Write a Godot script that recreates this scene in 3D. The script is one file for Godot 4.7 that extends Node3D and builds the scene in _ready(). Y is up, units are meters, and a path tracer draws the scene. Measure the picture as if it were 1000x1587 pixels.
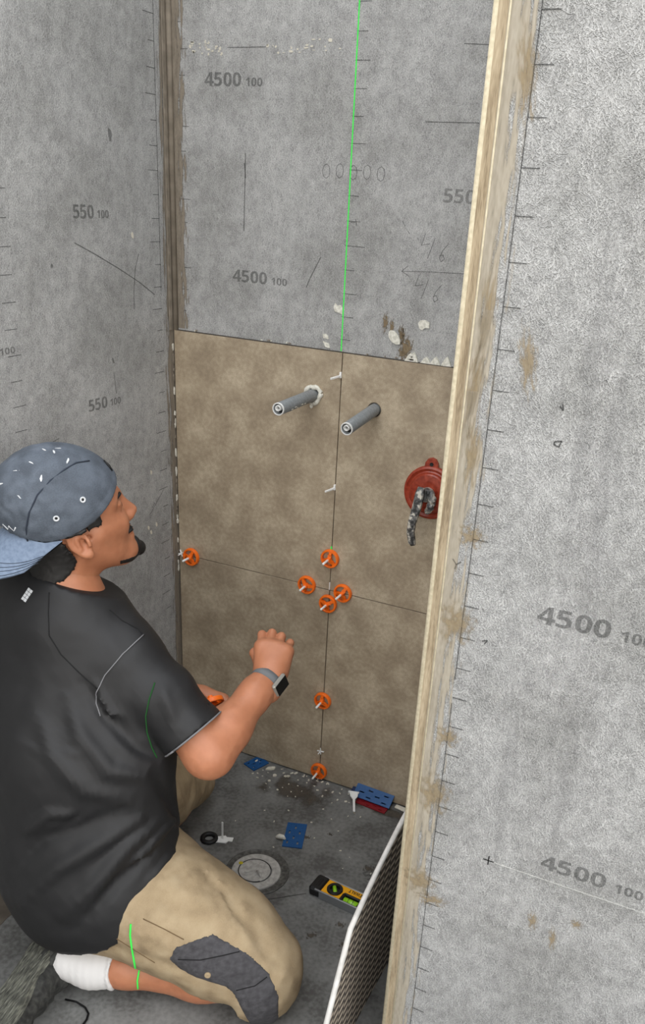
extends Node3D
# A tiler kneeling in a half-tiled shower recess. World: x right along the back wall, y up, z out of the recess towards the viewer; the finished tile face is z = 0, the left wall x = 0.

var M := {}
var rng := RandomNumberGenerator.new()
var cam: Camera3D
const BOARD_Z := -0.012
const NIB_Z := 0.784
const NIB_X := 0.977
const PX := Vector3(1339.3, 537.12, 929.85)     # focal length and optical centre of the photograph, in its pixels


func _ready():
	rng.seed = 11
	camera_and_light()
	materials()
	room()
	back_wall()
	left_wall()
	nib_wall()
	shower_floor()
	worker()
	fittings()
	leveling_clips()
	floor_things()
	leaning_panel()


# ------------------------------------------------------------------ camera and light
func camera_and_light():
	cam = Camera3D.new()
	cam.name = "camera"
	var near := 0.05
	cam.set_frustum(near * 1587.0 / PX.x, Vector2((500.0 - PX.y) / PX.x, (PX.z - 793.5) / PX.x) * near, near, 60.0)
	cam.transform = Transform3D(Basis(Vector3(0.90759, 0.05871, -0.41572), Vector3(-0.22533, 0.90360, -0.36433), Vector3(0.35426, 0.42434, 0.83333)).orthonormalized(), Vector3(1.3076, 1.5307, 1.8590))
	add_child(cam)
	cam.current = true
	var we := WorldEnvironment.new()
	we.name = "world_environment"
	var e := Environment.new()
	e.background_mode = Environment.BG_SKY
	var sk := Sky.new()
	var pm := ProceduralSkyMaterial.new()
	pm.sky_top_color = Color(0.93, 0.94, 0.955)
	pm.sky_horizon_color = Color(1.0, 0.965, 0.915)
	pm.sky_curve = 0.2
	pm.ground_bottom_color = Color(0.45, 0.44, 0.42)
	pm.ground_horizon_color = Color(0.6, 0.59, 0.57)
	pm.sky_energy_multiplier = 1.0
	sk.sky_material = pm
	e.sky = sk
	e.background_energy_multiplier = 3.6
	e.tonemap_mode = Environment.TONE_MAPPER_LINEAR
	e.tonemap_exposure = 1.0
	e.sdfgi_enabled = true
	e.ssao_enabled = true
	e.ssil_enabled = true
	we.environment = e
	add_child(we)


# ------------------------------------------------------------------ naming
func meta(o: Node, label := "", category := "", group := "", kind := ""):
	if label: o.set_meta("label", label)
	if category: o.set_meta("category", category)
	if group: o.set_meta("group", group)
	if kind: o.set_meta("kind", kind)
	return o


func numbered(called: String, parent: Node) -> String:
	var n := called
	var k := 0
	while parent.has_node(NodePath(n)):
		k += 1
		n = "%s_%03d" % [called, k]
	return n


func root3(called: String, at := Vector3.ZERO) -> Node3D:
	var o := Node3D.new()
	o.name = numbered(called, self)
	o.position = at
	add_child(o, true)
	return o


func obj(called: String, mesh: Mesh, mat: Material, parent: Node = null, xf := Transform3D()) -> MeshInstance3D:
	var p: Node = parent if parent else self
	var o := MeshInstance3D.new()
	o.name = numbered(called, p)
	o.mesh = mesh
	o.material_override = mat
	o.transform = xf
	p.add_child(o, true)
	return o


func structure(called: String, at := Vector3.ZERO) -> Node3D:
	return meta(root3(called, at), "", "", "", "structure")


# ------------------------------------------------------------------ textures and materials
func noise(s: int, freq: float, oct := 4, typ := FastNoiseLite.TYPE_SIMPLEX_SMOOTH) -> FastNoiseLite:
	var n := FastNoiseLite.new()
	n.seed = s
	n.frequency = freq
	n.fractal_octaves = oct
	n.noise_type = typ
	return n


func noise_bytes(size: int, s: int, freq: float, oct := 4) -> PackedByteArray:
	var im := noise(s, freq, oct).get_seamless_image(size, size)
	im.convert(Image.FORMAT_L8)
	return im.get_data()


# mixes layers of noise into colours along a ramp: layers = [[bytes, weight], ...]
func ramp_image(size: int, layers: Array, ramp: Gradient) -> Image:
	var lut := PackedByteArray()
	for i in 256:
		var c := ramp.sample(i / 255.0)
		lut.append_array([int(c.r * 255), int(c.g * 255), int(c.b * 255)])
	var out := PackedByteArray()
	out.resize(size * size * 3)
	var n := layers.size()
	var w := PackedFloat32Array()
	var d: Array = []
	for l in layers:
		d.append(l[0])
		w.append(l[1])
	for i in size * size:
		var v := 0.0
		for k in n:
			v += d[k][i] * w[k]
		var q := clampi(int(v), 0, 255) * 3
		out[i * 3] = lut[q]
		out[i * 3 + 1] = lut[q + 1]
		out[i * 3 + 2] = lut[q + 2]
	return Image.create_from_data(size, size, false, Image.FORMAT_RGB8, out)


func grad(cols: Array, at: Array) -> Gradient:
	var g := Gradient.new()
	g.offsets = PackedFloat32Array(at)
	g.colors = PackedColorArray(cols)
	return g


func tex(im: Image) -> ImageTexture:
	return ImageTexture.create_from_image(im)


# matted fibres of the fleece face of a backer board, as heights
func fibre_image(size: int, count: int, length: int, turn: float, spread: float) -> Image:
	var h := PackedByteArray()
	h.resize(size * size)
	var base := noise_bytes(size, 5, 0.02, 4)
	for i in size * size:
		h[i] = 60 + base[i] / 4
	var r := RandomNumberGenerator.new()
	r.seed = 77
	for k in count:
		var x := r.randf() * size
		var y := r.randf() * size
		var a := turn + r.randfn(0.0, spread)
		var bend := r.randfn(0.0, 0.07)
		var up := r.randi_range(20, 95)
		for j in r.randi_range(length / 2, length):
			var i := posmod(int(y), size) * size + posmod(int(x), size)
			h[i] = mini(255, maxi(h[i], 95 + up))
			var i2 := posmod(int(y), size) * size + posmod(int(x) + 1, size)
			h[i2] = mini(255, maxi(h[i2], 85 + up))
			x += cos(a)
			y += sin(a)
			a += bend
	return Image.create_from_data(size, size, false, Image.FORMAT_L8, h)


func mat(c: Color, rough := 0.8, metal := 0.0) -> StandardMaterial3D:
	var m := StandardMaterial3D.new()
	m.albedo_color = c
	m.roughness = rough
	m.metallic = metal
	return m


func tri(m: StandardMaterial3D, scale: float, world := true):
	m.uv1_triplanar = true
	m.uv1_world_triplanar = world
	m.uv1_scale = Vector3.ONE * scale
	return m


# slow blotches laid over a triplanar material
func blotch(m: StandardMaterial3D, t: Texture2D, scale: float):
	m.detail_enabled = true
	m.detail_blend_mode = BaseMaterial3D.BLEND_MODE_MUL
	m.detail_albedo = t
	m.detail_uv_layer = BaseMaterial3D.DETAIL_UV_2
	m.uv2_triplanar = true
	m.uv2_world_triplanar = true
	m.uv2_scale = Vector3.ONE * scale
	return m


func noisy(s: int, a: Color, b: Color, scale: float, rough := 0.8, freq := 0.02, world := true, size := 256) -> StandardMaterial3D:
	var m := mat(Color.WHITE, rough)
	m.albedo_texture = tex(ramp_image(size, [[noise_bytes(size, s, freq, 5), 1.0]], grad([a, b], [0.2, 0.8])))
	return tri(m, scale, world)


func materials():
	# fleece boards
	var S := 1024
	var fib := fibre_image(S, 30000, 30, 1.5, 0.5)
	fib.convert(Image.FORMAT_L8)
	var fb := fib.get_data()
	var cloud := noise_bytes(S, 3, 0.011, 5)
	var fine := noise_bytes(S, 4, 0.12, 3)
	var ft := tex(fib)
	var white_blotch := tex(ramp_image(512, [[noise_bytes(512, 8, 0.008, 5), 1.0]], grad([Color(0.90, 0.90, 0.895), Color(0.97, 0.97, 0.97), Color(1, 1, 1)], [0.2, 0.55, 0.85])))
	M.fleece = tri(mat(Color.WHITE, 0.95), 2.3)
	M.fleece.albedo_texture = tex(ramp_image(S, [[fb, 0.52], [cloud, 0.18], [fine, 0.34]], grad([Color(0.50, 0.50, 0.495), Color(0.66, 0.66, 0.655), Color(0.80, 0.80, 0.795)], [0.25, 0.52, 0.80])))
	M.fleece.heightmap_enabled = true
	M.fleece.heightmap_texture = ft
	M.fleece.heightmap_scale = 0.16
	blotch(M.fleece, white_blotch, 0.9)
	M.fleece_bright = M.fleece.duplicate()
	M.fleece_bright.heightmap_scale = 0.40
	M.fleece_bright.albedo_color = Color(1.0, 1.0, 1.0)
	M.fleece_bright.uv1_scale = Vector3.ONE * 2.3
	# porcelain tile with a stone print
	var t1 := noise_bytes(S, 21, 0.006, 6)
	var t2 := noise_bytes(S, 22, 0.05, 4)
	var t3 := noise_bytes(S, 23, 0.3, 2)
	M.tile = tri(mat(Color.WHITE, 0.55), 1.35)
	M.tile.albedo_texture = tex(ramp_image(S, [[t1, 0.42], [t2, 0.24], [t3, 0.36]], grad([Color(0.56, 0.50, 0.42), Color(0.655, 0.595, 0.505), Color(0.76, 0.705, 0.615)], [0.28, 0.52, 0.76])))
	M.tile_body = mat(Color(0.55, 0.51, 0.46), 0.7)
	M.joint = mat(Color(0.10, 0.09, 0.085), 0.9)
	# shower tray, mortar, stains
	M.tray = tri(mat(Color.WHITE, 0.7), 1.6)
	M.tray.albedo_texture = tex(ramp_image(512, [[noise_bytes(512, 31, 0.008, 5), 0.6], [noise_bytes(512, 32, 0.09, 4), 0.4]], grad([Color(0.33, 0.325, 0.315), Color(0.43, 0.43, 0.42), Color(0.50, 0.50, 0.49)], [0.25, 0.5, 0.8])))
	M.seal = noisy(41, Color(0.47, 0.435, 0.385), Color(0.58, 0.54, 0.485), 3.0, 0.85, 0.03)
	M.seal_dark = noisy(42, Color(0.42, 0.38, 0.325), Color(0.50, 0.455, 0.395), 3.0, 0.85, 0.03)
	M.bead = tri(mat(Color.WHITE, 0.85), 2.0)
	M.bead.uv1_scale = Vector3(9, 0.8, 9)
	M.bead.albedo_texture = tex(ramp_image(512, [[noise_bytes(512, 44, 0.02, 5), 0.6], [noise_bytes(512, 45, 0.15, 3), 0.4]], grad([Color(0.47, 0.41, 0.325), Color(0.60, 0.54, 0.44), Color(0.70, 0.64, 0.54)], [0.25, 0.5, 0.8])))
	M.bead_pale = noisy(46, Color(0.69, 0.65, 0.55), Color(0.80, 0.76, 0.66), 6.0, 0.85, 0.06)
	M.skim = noisy(47, Color(0.60, 0.57, 0.51), Color(0.73, 0.70, 0.645), 3.0, 0.95, 0.16, true, 512)
	M.skim_brown = noisy(48, Color(0.53, 0.47, 0.37), Color(0.66, 0.60, 0.50), 5.0, 0.9, 0.1)
	M.stain = noisy(49, Color(0.40, 0.34, 0.26), Color(0.53, 0.47, 0.38), 6.0, 0.9, 0.03)
	M.shade_line = noisy(53, Color(0.17, 0.15, 0.13), Color(0.30, 0.27, 0.23), 9.0, 0.9, 0.03)  # dark tone of the shade painted along the tile tops
	M.wet = noisy(50, Color(0.30, 0.27, 0.235), Color(0.39, 0.36, 0.32), 3.0, 0.75, 0.02)
	M.skim_strip = faded(201, 96, 900, true, Color(0.60, 0.565, 0.50), Color(0.70, 0.665, 0.60), 0.8)
	M.tape_strip = faded(203, 96, 900, true, Color(0.47, 0.435, 0.385), Color(0.57, 0.53, 0.475), 0.92)
	M.rust_soft = faded(205, 96, 128, false, Color(0.54, 0.47, 0.355), Color(0.63, 0.565, 0.45), 0.62)
	M.brown_soft = faded(207, 96, 160, false, Color(0.44, 0.38, 0.29), Color(0.52, 0.46, 0.37), 1.0)
	M.wet_soft = faded(209, 160, 96, false, Color(0.29, 0.26, 0.225), Color(0.37, 0.34, 0.30), 0.75)
	M.grey_soft = faded(211, 96, 160, false, Color(0.46, 0.46, 0.465), Color(0.52, 0.52, 0.52), 0.13)
	M.dab = noisy(51, Color(0.78, 0.77, 0.72), Color(0.92, 0.91, 0.87), 9.0, 0.85, 0.05)
	M.crumb = mat(Color(0.82, 0.80, 0.74), 0.9)
	M.plaster = noisy(52, Color(0.62, 0.62, 0.60), Color(0.72, 0.72, 0.70), 1.5, 0.95)
	for pr in [["print", Color(0.28, 0.285, 0.28), 0.21], ["print_soft", Color(0.34, 0.34, 0.33), 0.18], ["tick", Color(0.20, 0.20, 0.195), 0.33], ["pencil", Color(0.22, 0.22, 0.22), 0.28], ["faint_white", Color(0.9, 0.9, 0.88), 0.3]]:
		var m := mat(Color(pr[1].r, pr[1].g, pr[1].b, pr[2]), 0.9)
		m.transparency = BaseMaterial3D.TRANSPARENCY_ALPHA
		M[pr[0]] = m
	M.laser = mat(Color(0.2, 0.7, 0.25), 0.9)  # projected laser light painted as glow on thin shapes
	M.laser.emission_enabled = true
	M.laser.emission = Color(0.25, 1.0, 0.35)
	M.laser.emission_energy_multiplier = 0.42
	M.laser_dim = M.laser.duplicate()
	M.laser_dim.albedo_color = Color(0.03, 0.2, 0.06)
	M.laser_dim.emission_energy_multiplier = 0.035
	# plastics and metals
	M.orange = mat(Color(0.98, 0.45, 0.09), 0.42)
	M.white_plastic = mat(Color(0.93, 0.93, 0.92), 0.45)
	M.blue = mat(Color(0.045, 0.30, 0.52), 0.45)
	M.blue_dark = mat(Color(0.03, 0.14, 0.30), 0.5)
	M.red = noisy(61, Color(0.50, 0.17, 0.105), Color(0.64, 0.27, 0.18), 9.0, 0.3, 0.03)
	M.pipe = noisy(62, Color(0.45, 0.465, 0.475), Color(0.55, 0.565, 0.57), 14.0, 0.4, 0.03)
	M.pipe_in = mat(Color(0.85, 0.85, 0.84), 0.4)
	M.dark = mat(Color(0.03, 0.03, 0.032), 0.6)
	M.rubber = mat(Color(0.05, 0.05, 0.055), 0.55)
	M.chrome = mat(Color(0.55, 0.56, 0.57), 0.28, 0.9)
	M.caked = tri(mat(Color.WHITE, 0.42), 11.0)
	M.caked.albedo_texture = tex(ramp_image(256, [[noise_bytes(256, 66, 0.018, 4), 1.0]], grad([Color(0.15, 0.15, 0.15), Color(0.36, 0.36, 0.36), Color(0.46, 0.455, 0.445), Color(0.82, 0.80, 0.75)], [0.25, 0.46, 0.58, 0.68])))
	M.drain_rim = noisy(67, Color(0.22, 0.215, 0.205), Color(0.38, 0.375, 0.36), 8.0, 0.55, 0.03)
	M.drain_plate = noisy(68, Color(0.60, 0.59, 0.57), Color(0.72, 0.71, 0.69), 8.0, 0.6, 0.03)
	M.yellow = mat(Color(0.93, 0.66, 0.04), 0.45)
	M.yellow_dot = mat(Color(0.72, 0.66, 0.10), 0.7)
	M.aluminium = mat(Color(0.62, 0.63, 0.64), 0.38, 0.75)
	M.vial = mat(Color(0.62, 0.85, 0.16, 0.75), 0.15)
	M.vial.transparency = BaseMaterial3D.TRANSPARENCY_ALPHA
	M.vial_fluid = mat(Color(0.55, 0.78, 0.14), 0.2)
	# worker
	M.skin = noisy(71, Color(0.655, 0.425, 0.305), Color(0.70, 0.465, 0.34), 7.0, 0.5, 0.02, false)
	M.skin.subsurf_scatter_enabled = true
	M.skin.subsurf_scatter_strength = 0.06
	M.hair = noisy(72, Color(0.035, 0.03, 0.028), Color(0.10, 0.085, 0.075), 30.0, 0.6, 0.05, false)
	M.lip = mat(Color(0.50, 0.27, 0.22), 0.5)
	M.shirt = noisy(73, Color(0.068, 0.067, 0.073), Color(0.095, 0.094, 0.101), 40.0, 0.6, 0.1, false)
	M.piping = mat(Color(0.45, 0.45, 0.46), 0.7)
	M.seam = mat(Color(0.045, 0.045, 0.05), 0.9)
	M.khaki = tri(mat(Color.WHITE, 0.9), 3.2, false)
	M.khaki.albedo_texture = tex(ramp_image(512, [[noise_bytes(512, 75, 0.011, 6), 0.8], [noise_bytes(512, 76, 0.2, 2), 0.2]], grad([Color(0.50, 0.43, 0.33), Color(0.60, 0.525, 0.41), Color(0.66, 0.59, 0.475)], [0.2, 0.5, 0.8])))
	M.khaki_stitch = mat(Color(0.40, 0.32, 0.22), 0.9)
	M.pocket = noisy(77, Color(0.20, 0.195, 0.205), Color(0.30, 0.295, 0.305), 9.0, 0.85, 0.03, false)
	M.sock = noisy(78, Color(0.72, 0.71, 0.70), Color(0.90, 0.89, 0.88), 60.0, 0.95, 0.08, false)
	M.shoe = noisy(79, Color(0.10, 0.10, 0.095), Color(0.24, 0.24, 0.225), 9.0, 0.75, 0.03, false)
	M.sole = tri(mat(Color.WHITE, 0.8), 6.0, false)
	M.sole.uv1_scale = Vector3(20, 20, 3)
	M.sole.albedo_texture = tex(ramp_image(256, [[noise_bytes(256, 80, 0.04, 5), 1.0]], grad([Color(0.20, 0.20, 0.18), Color(0.33, 0.33, 0.30), Color(0.50, 0.50, 0.45)], [0.28, 0.5, 0.75])))
	M.cap = tri(mat(Color.WHITE, 0.8), 5.0, false)
	M.cap.albedo_texture = tex(ramp_image(256, [[noise_bytes(256, 81, 0.015, 4), 0.6], [noise_bytes(256, 82, 0.3, 2), 0.4]], grad([Color(0.255, 0.28, 0.315), Color(0.315, 0.345, 0.385), Color(0.39, 0.42, 0.465)], [0.3, 0.5, 0.75])))
	M.cap_bill = noisy(83, Color(0.40, 0.46, 0.545), Color(0.49, 0.55, 0.635), 9.0, 0.85, 0.05, false)
	M.cap_stitch = mat(Color(0.17, 0.20, 0.25), 0.9)
	M.paint = mat(Color(0.80, 0.81, 0.82), 0.8)
	M.strap = mat(Color(0.40, 0.41, 0.42), 0.7)
	M.watch_case = mat(Color(0.62, 0.61, 0.58), 0.35, 0.4)
	M.screen = mat(Color(0.05, 0.045, 0.04), 0.12)
	# woven panel
	var W := 64
	var weave := Image.create(W, W, false, Image.FORMAT_RGB8)
	var wh := Image.create(W, W, false, Image.FORMAT_L8)
	for y in W:
		for x in W:
			var over := (int(x / 16) + int(y / 16)) % 2
			var u := absf((x % 16) / 15.0 - 0.5) * 2.0
			var v := absf((y % 16) / 15.0 - 0.5) * 2.0
			var lift := (1.0 - (v if over else u) ** 2) * (1.0 - 0.5 * (u if over else v) ** 2)
			var c := Color(0.84, 0.78, 0.70) if over else Color(0.36, 0.32, 0.28)
			weave.set_pixel(x, y, c * (0.55 + 0.45 * lift))
			wh.set_pixel(x, y, Color(lift, lift, lift))
	M.weave = mat(Color.WHITE, 0.9)
	M.weave.albedo_texture = tex(weave)
	M.weave.heightmap_enabled = true
	M.weave.heightmap_texture = tex(wh)
	M.weave.heightmap_scale = 0.25
	tri(M.weave, 38.0)
	M.weave.uv1_scale = Vector3(26, 26, 9)
	M.edging = noisy(90, Color(0.72, 0.71, 0.69), Color(0.84, 0.83, 0.81), 6.0, 0.7)


# soft-edged marks: a picture whose alpha fades raggedly, either all round (blob) or towards one side (strip)
func faded(s: int, w: int, h: int, strip: bool, a: Color, b: Color, most: float) -> StandardMaterial3D:
	var n := noise(s, 6.0 / w, 5)
	var n2 := noise(s + 1, 0.18, 3)
	var im := Image.create(w, h, false, Image.FORMAT_RGBA8)
	for y in h:
		for x in w:
			var v := n.get_noise_2d(x, y * (0.35 if strip else 0.6))
			var g := n2.get_noise_2d(x, y)
			var k: float
			if strip:
				k = 0.72 - float(x) / w + v * 0.45
			else:
				k = 0.66 - Vector2(2.0 * x / w - 1.0, 2.0 * y / h - 1.0).length() + v * 0.55
			var al := smoothstep(0.0, 0.22 if strip else 0.5, k + g * 0.06) * most
			if strip: al *= smoothstep(1.0, 0.9, float(x) / w)
			else: al *= smoothstep(1.0, 0.85, maxf(absf(2.0 * x / w - 1.0), absf(2.0 * y / h - 1.0)))
			var c := a.lerp(b, clampf(0.5 + v * 0.9 + g * 0.5, 0, 1))
			im.set_pixel(x, y, Color(c.r, c.g, c.b, al))
	var m := mat(Color.WHITE, 0.92)
	m.albedo_texture = tex(im)
	m.transparency = BaseMaterial3D.TRANSPARENCY_ALPHA
	m.texture_repeat = false
	return m


# a rectangle w by h lying on a surface with its centre at o
func mark(called: String, o: Vector3, bx: Vector3, by: Vector3, w: float, h: float, m: Material, parent: Node, turn := 0.0) -> MeshInstance3D:
	var q := QuadMesh.new()
	q.size = Vector2(w, h)
	var n := bx.cross(by)
	return obj(called, q, m, parent, Transform3D(Basis(bx, by, n) * Basis(Vector3(0, 0, 1), turn), o))


# ------------------------------------------------------------------ mesh helpers
func quad(st: SurfaceTool, a: Vector3, b: Vector3, c: Vector3, d: Vector3):
	for v in [a, b, c, a, c, d]:
		st.add_vertex(v)


func begin(smooth := false) -> SurfaceTool:
	var st := SurfaceTool.new()
	st.begin(Mesh.PRIMITIVE_TRIANGLES)
	st.set_smooth_group(0 if smooth else -1)
	return st


func done(st: SurfaceTool) -> ArrayMesh:
	st.generate_normals()
	return st.commit()


# a box with chamfered edges, centred at c
func chamfer(st: SurfaceTool, c: Vector3, s: Vector3, b := 0.001, basis := Basis()):
	var h := s * 0.5
	b = minf(b, minf(h.x, minf(h.y, h.z)) * 0.9)
	var i := h - Vector3.ONE * b
	var p := func(x: float, y: float, z: float) -> Vector3: return c + basis * Vector3(x, y, z)
	for ax in 3:
		for sg in [-1.0, 1.0]:
			var q := []
			for k in [[-1, -1], [1, -1], [1, 1], [-1, 1]]:
				var v := Vector3.ZERO
				v[ax] = h[ax] * sg
				v[(ax + 1) % 3] = i[(ax + 1) % 3] * k[0]
				v[(ax + 2) % 3] = i[(ax + 2) % 3] * k[1]
				q.append(p.call(v.x, v.y, v.z))
			if sg > 0: quad(st, q[3], q[2], q[1], q[0])
			else: quad(st, q[0], q[1], q[2], q[3])
	for ax in 3:
		var u := (ax + 1) % 3
		var w := (ax + 2) % 3
		for su in [-1.0, 1.0]:
			for sw in [-1.0, 1.0]:
				var q := []
				for k in [[-1, 0], [1, 0], [1, 1], [-1, 1]]:
					var v := Vector3.ZERO
					v[ax] = i[ax] * k[0]
					v[u] = (h[u] if k[1] == 0 else i[u]) * su
					v[w] = (i[w] if k[1] == 0 else h[w]) * sw
					q.append(p.call(v.x, v.y, v.z))
				if su * sw > 0: quad(st, q[0], q[1], q[2], q[3])
				else: quad(st, q[3], q[2], q[1], q[0])
	for sx in [-1.0, 1.0]:
		for sy in [-1.0, 1.0]:
			for sz in [-1.0, 1.0]:
				var t := [p.call(h.x * sx, i.y * sy, i.z * sz), p.call(i.x * sx, h.y * sy, i.z * sz), p.call(i.x * sx, i.y * sy, h.z * sz)]
				if sx * sy * sz > 0: t.reverse()
				for v in t: st.add_vertex(v)


func box(c: Vector3, s: Vector3, b := 0.001, basis := Basis()) -> ArrayMesh:
	var st := begin()
	chamfer(st, c, s, b, basis)
	return done(st)


# box given by its corners
func slab(a: Vector3, b: Vector3, ch := 0.001) -> ArrayMesh:
	return box((a + b) * 0.5, (b - a).abs(), ch)


func frame_of(d: Vector3) -> Basis:
	d = d.normalized()
	var u := d.cross(Vector3.UP if absf(d.y) < 0.9 else Vector3.RIGHT).normalized()
	return Basis(u, d, u.cross(d))


# a tube along points with a radius for each
func tube(st: SurfaceTool, pts: Array, rad, seg := 8, flat := 1.0):
	var n := pts.size()
	var rings := []
	var prev := Vector3.ZERO
	for i in n:
		var d: Vector3 = (pts[mini(i + 1, n - 1)] - pts[maxi(i - 1, 0)]).normalized()
		var u: Vector3 = frame_of(d).x if prev == Vector3.ZERO else (prev - d * prev.dot(d)).normalized()
		prev = u
		var w := d.cross(u)
		var r: float = rad[i] if rad is Array else rad
		var ring := []
		for k in seg:
			var a := TAU * k / seg
			ring.append(pts[i] + u * cos(a) * r + w * sin(a) * r * flat)
		rings.append(ring)
	for i in n - 1:
		for k in seg:
			var k2 := (k + 1) % seg
			quad(st, rings[i][k], rings[i + 1][k], rings[i + 1][k2], rings[i][k2])
	for k in seg:
		var k2 := (k + 1) % seg
		for v in [pts[0], rings[0][k], rings[0][k2], pts[n - 1], rings[n - 1][k2], rings[n - 1][k]]:
			st.add_vertex(v)


func tube_mesh(pts: Array, rad, seg := 8, flat := 1.0) -> ArrayMesh:
	var st := begin(true)
	tube(st, pts, rad, seg, flat)
	return done(st)


# profile of (radius, height) turned about +y of the basis at c
func lathe(st: SurfaceTool, c: Vector3, prof: Array, seg := 24, basis := Basis(), from := 0.0, to := TAU):
	for i in prof.size() - 1:
		for k in seg:
			var a0 := from + (to - from) * k / seg
			var a1 := from + (to - from) * (k + 1) / seg
			var q := []
			for e in [[i, a0], [i + 1, a0], [i + 1, a1], [i, a1]]:
				var pr: Vector2 = prof[e[0]]
				q.append(c + basis * Vector3(pr.x * cos(e[1]), pr.y, pr.x * sin(e[1])))
			quad(st, q[3], q[2], q[1], q[0])


func lathe_mesh(c: Vector3, prof: Array, seg := 24, basis := Basis(), smooth := false) -> ArrayMesh:
	var st := begin(smooth)
	lathe(st, c, prof, seg, basis)
	return done(st)


# a flat outline (Vector2s in the plane spanned by bx, by at o) raised by t along bx x by
func plate(st: SurfaceTool, o: Vector3, bx: Vector3, by: Vector3, outline: PackedVector2Array, t: float):
	var n := bx.cross(by).normalized()
	if Geometry2D.is_polygon_clockwise(outline):
		outline = outline.duplicate()
		outline.reverse()
	var ix := Geometry2D.triangulate_polygon(outline)
	var at := func(p: Vector2, h: float) -> Vector3: return o + bx * p.x + by * p.y + n * h
	for i in range(0, ix.size(), 3):
		var a: Vector2 = outline[ix[i]]
		var b: Vector2 = outline[ix[i + 1]]
		var c: Vector2 = outline[ix[i + 2]]
		if (b - a).cross(c - a) > 0:
			var s := b
			b = c
			c = s
		for p in [a, b, c]: st.add_vertex(at.call(p, t))
		for p in [a, c, b]: st.add_vertex(at.call(p, 0.0))
	for i in outline.size():
		var p: Vector2 = outline[i]
		var q: Vector2 = outline[(i + 1) % outline.size()]
		quad(st, at.call(p, 0.0), at.call(p, t), at.call(q, t), at.call(q, 0.0))


func blob(cx: float, cy: float, rx: float, ry: float, turn := 0.0, n := 14, rough := 0.25) -> PackedVector2Array:
	var o := PackedVector2Array()
	for i in n:
		var a := TAU * i / n
		var k := 1.0 + rng.randf_range(-rough, rough)
		o.append(Vector2(cx, cy) + Vector2(cos(a) * rx * k, sin(a) * ry * k).rotated(turn))
	return o


func patch(called: String, outline: PackedVector2Array, o: Vector3, bx: Vector3, by: Vector3, t: float, m: Material, parent: Node) -> MeshInstance3D:
	var st := begin()
	plate(st, o, bx, by, outline, t)
	return obj(called, done(st), m, parent)


# lettering: its box runs from p0 (bottom left, in the plane) over w by h
func lettering(called: String, text: String, o: Vector3, bx: Vector3, by: Vector3, w: float, h: float, m: Material, parent: Node, bold := true, depth := 0.0004) -> MeshInstance3D:
	var tm := TextMesh.new()
	var f := SystemFont.new()
	f.font_names = PackedStringArray(["Droid Sans"])
	f.font_weight = 700 if bold else 400
	tm.font = f
	tm.text = text
	tm.font_size = 48
	tm.pixel_size = 0.01
	tm.depth = 0.02
	tm.curve_step = 1.5
	var bb := tm.get_aabb()
	var n := bx.cross(by)
	var xf := Transform3D(Basis(bx * w / bb.size.x, by * h / bb.size.y, n * depth / bb.size.z), Vector3.ZERO)
	xf.origin = o - xf.basis * bb.position
	return obj(called, tm, m, parent, xf)


# thin marks: segments [x0, y0, x1, y1] in the plane as slim raised strokes, one mesh
func strokes(called: String, segs: Array, o: Vector3, bx: Vector3, by: Vector3, width: float, m: Material, parent: Node, t := 0.0004) -> MeshInstance3D:
	var st := begin()
	for s in segs:
		var a := Vector2(s[0], s[1])
		var b := Vector2(s[2], s[3])
		var d := (b - a).normalized().orthogonal() * width * 0.5
		plate(st, o, bx, by, PackedVector2Array([a - d, b - d, b + d, a + d]), t)
	return obj(called, done(st), m, parent)


func chain(pts: Array) -> Array:
	var out := []
	for i in pts.size() - 1:
		out.append([pts[i][0], pts[i][1], pts[i + 1][0], pts[i + 1][1]])
	return out


# ------------------------------------------------------------------ the setting
func room():
	# the bare room the recess opens into, unseen; walls and ceiling shaped for light
	var c := structure("ceiling")
	obj("slab", slab(Vector3(-0.3, 2.62, 3.4), Vector3(3.4, 2.8, 4.6), 0.004), M.plaster, c)
	var f := structure("wall_front")
	obj("masonry", slab(Vector3(-0.3, -0.1, 4.4), Vector3(3.4, 0.5, 4.6), 0.004), M.plaster, f)
	var s := structure("wall_side")
	obj("masonry", slab(Vector3(3.2, -0.1, 0.6), Vector3(3.4, 0.6, 4.4), 0.004), M.plaster, s)


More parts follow.
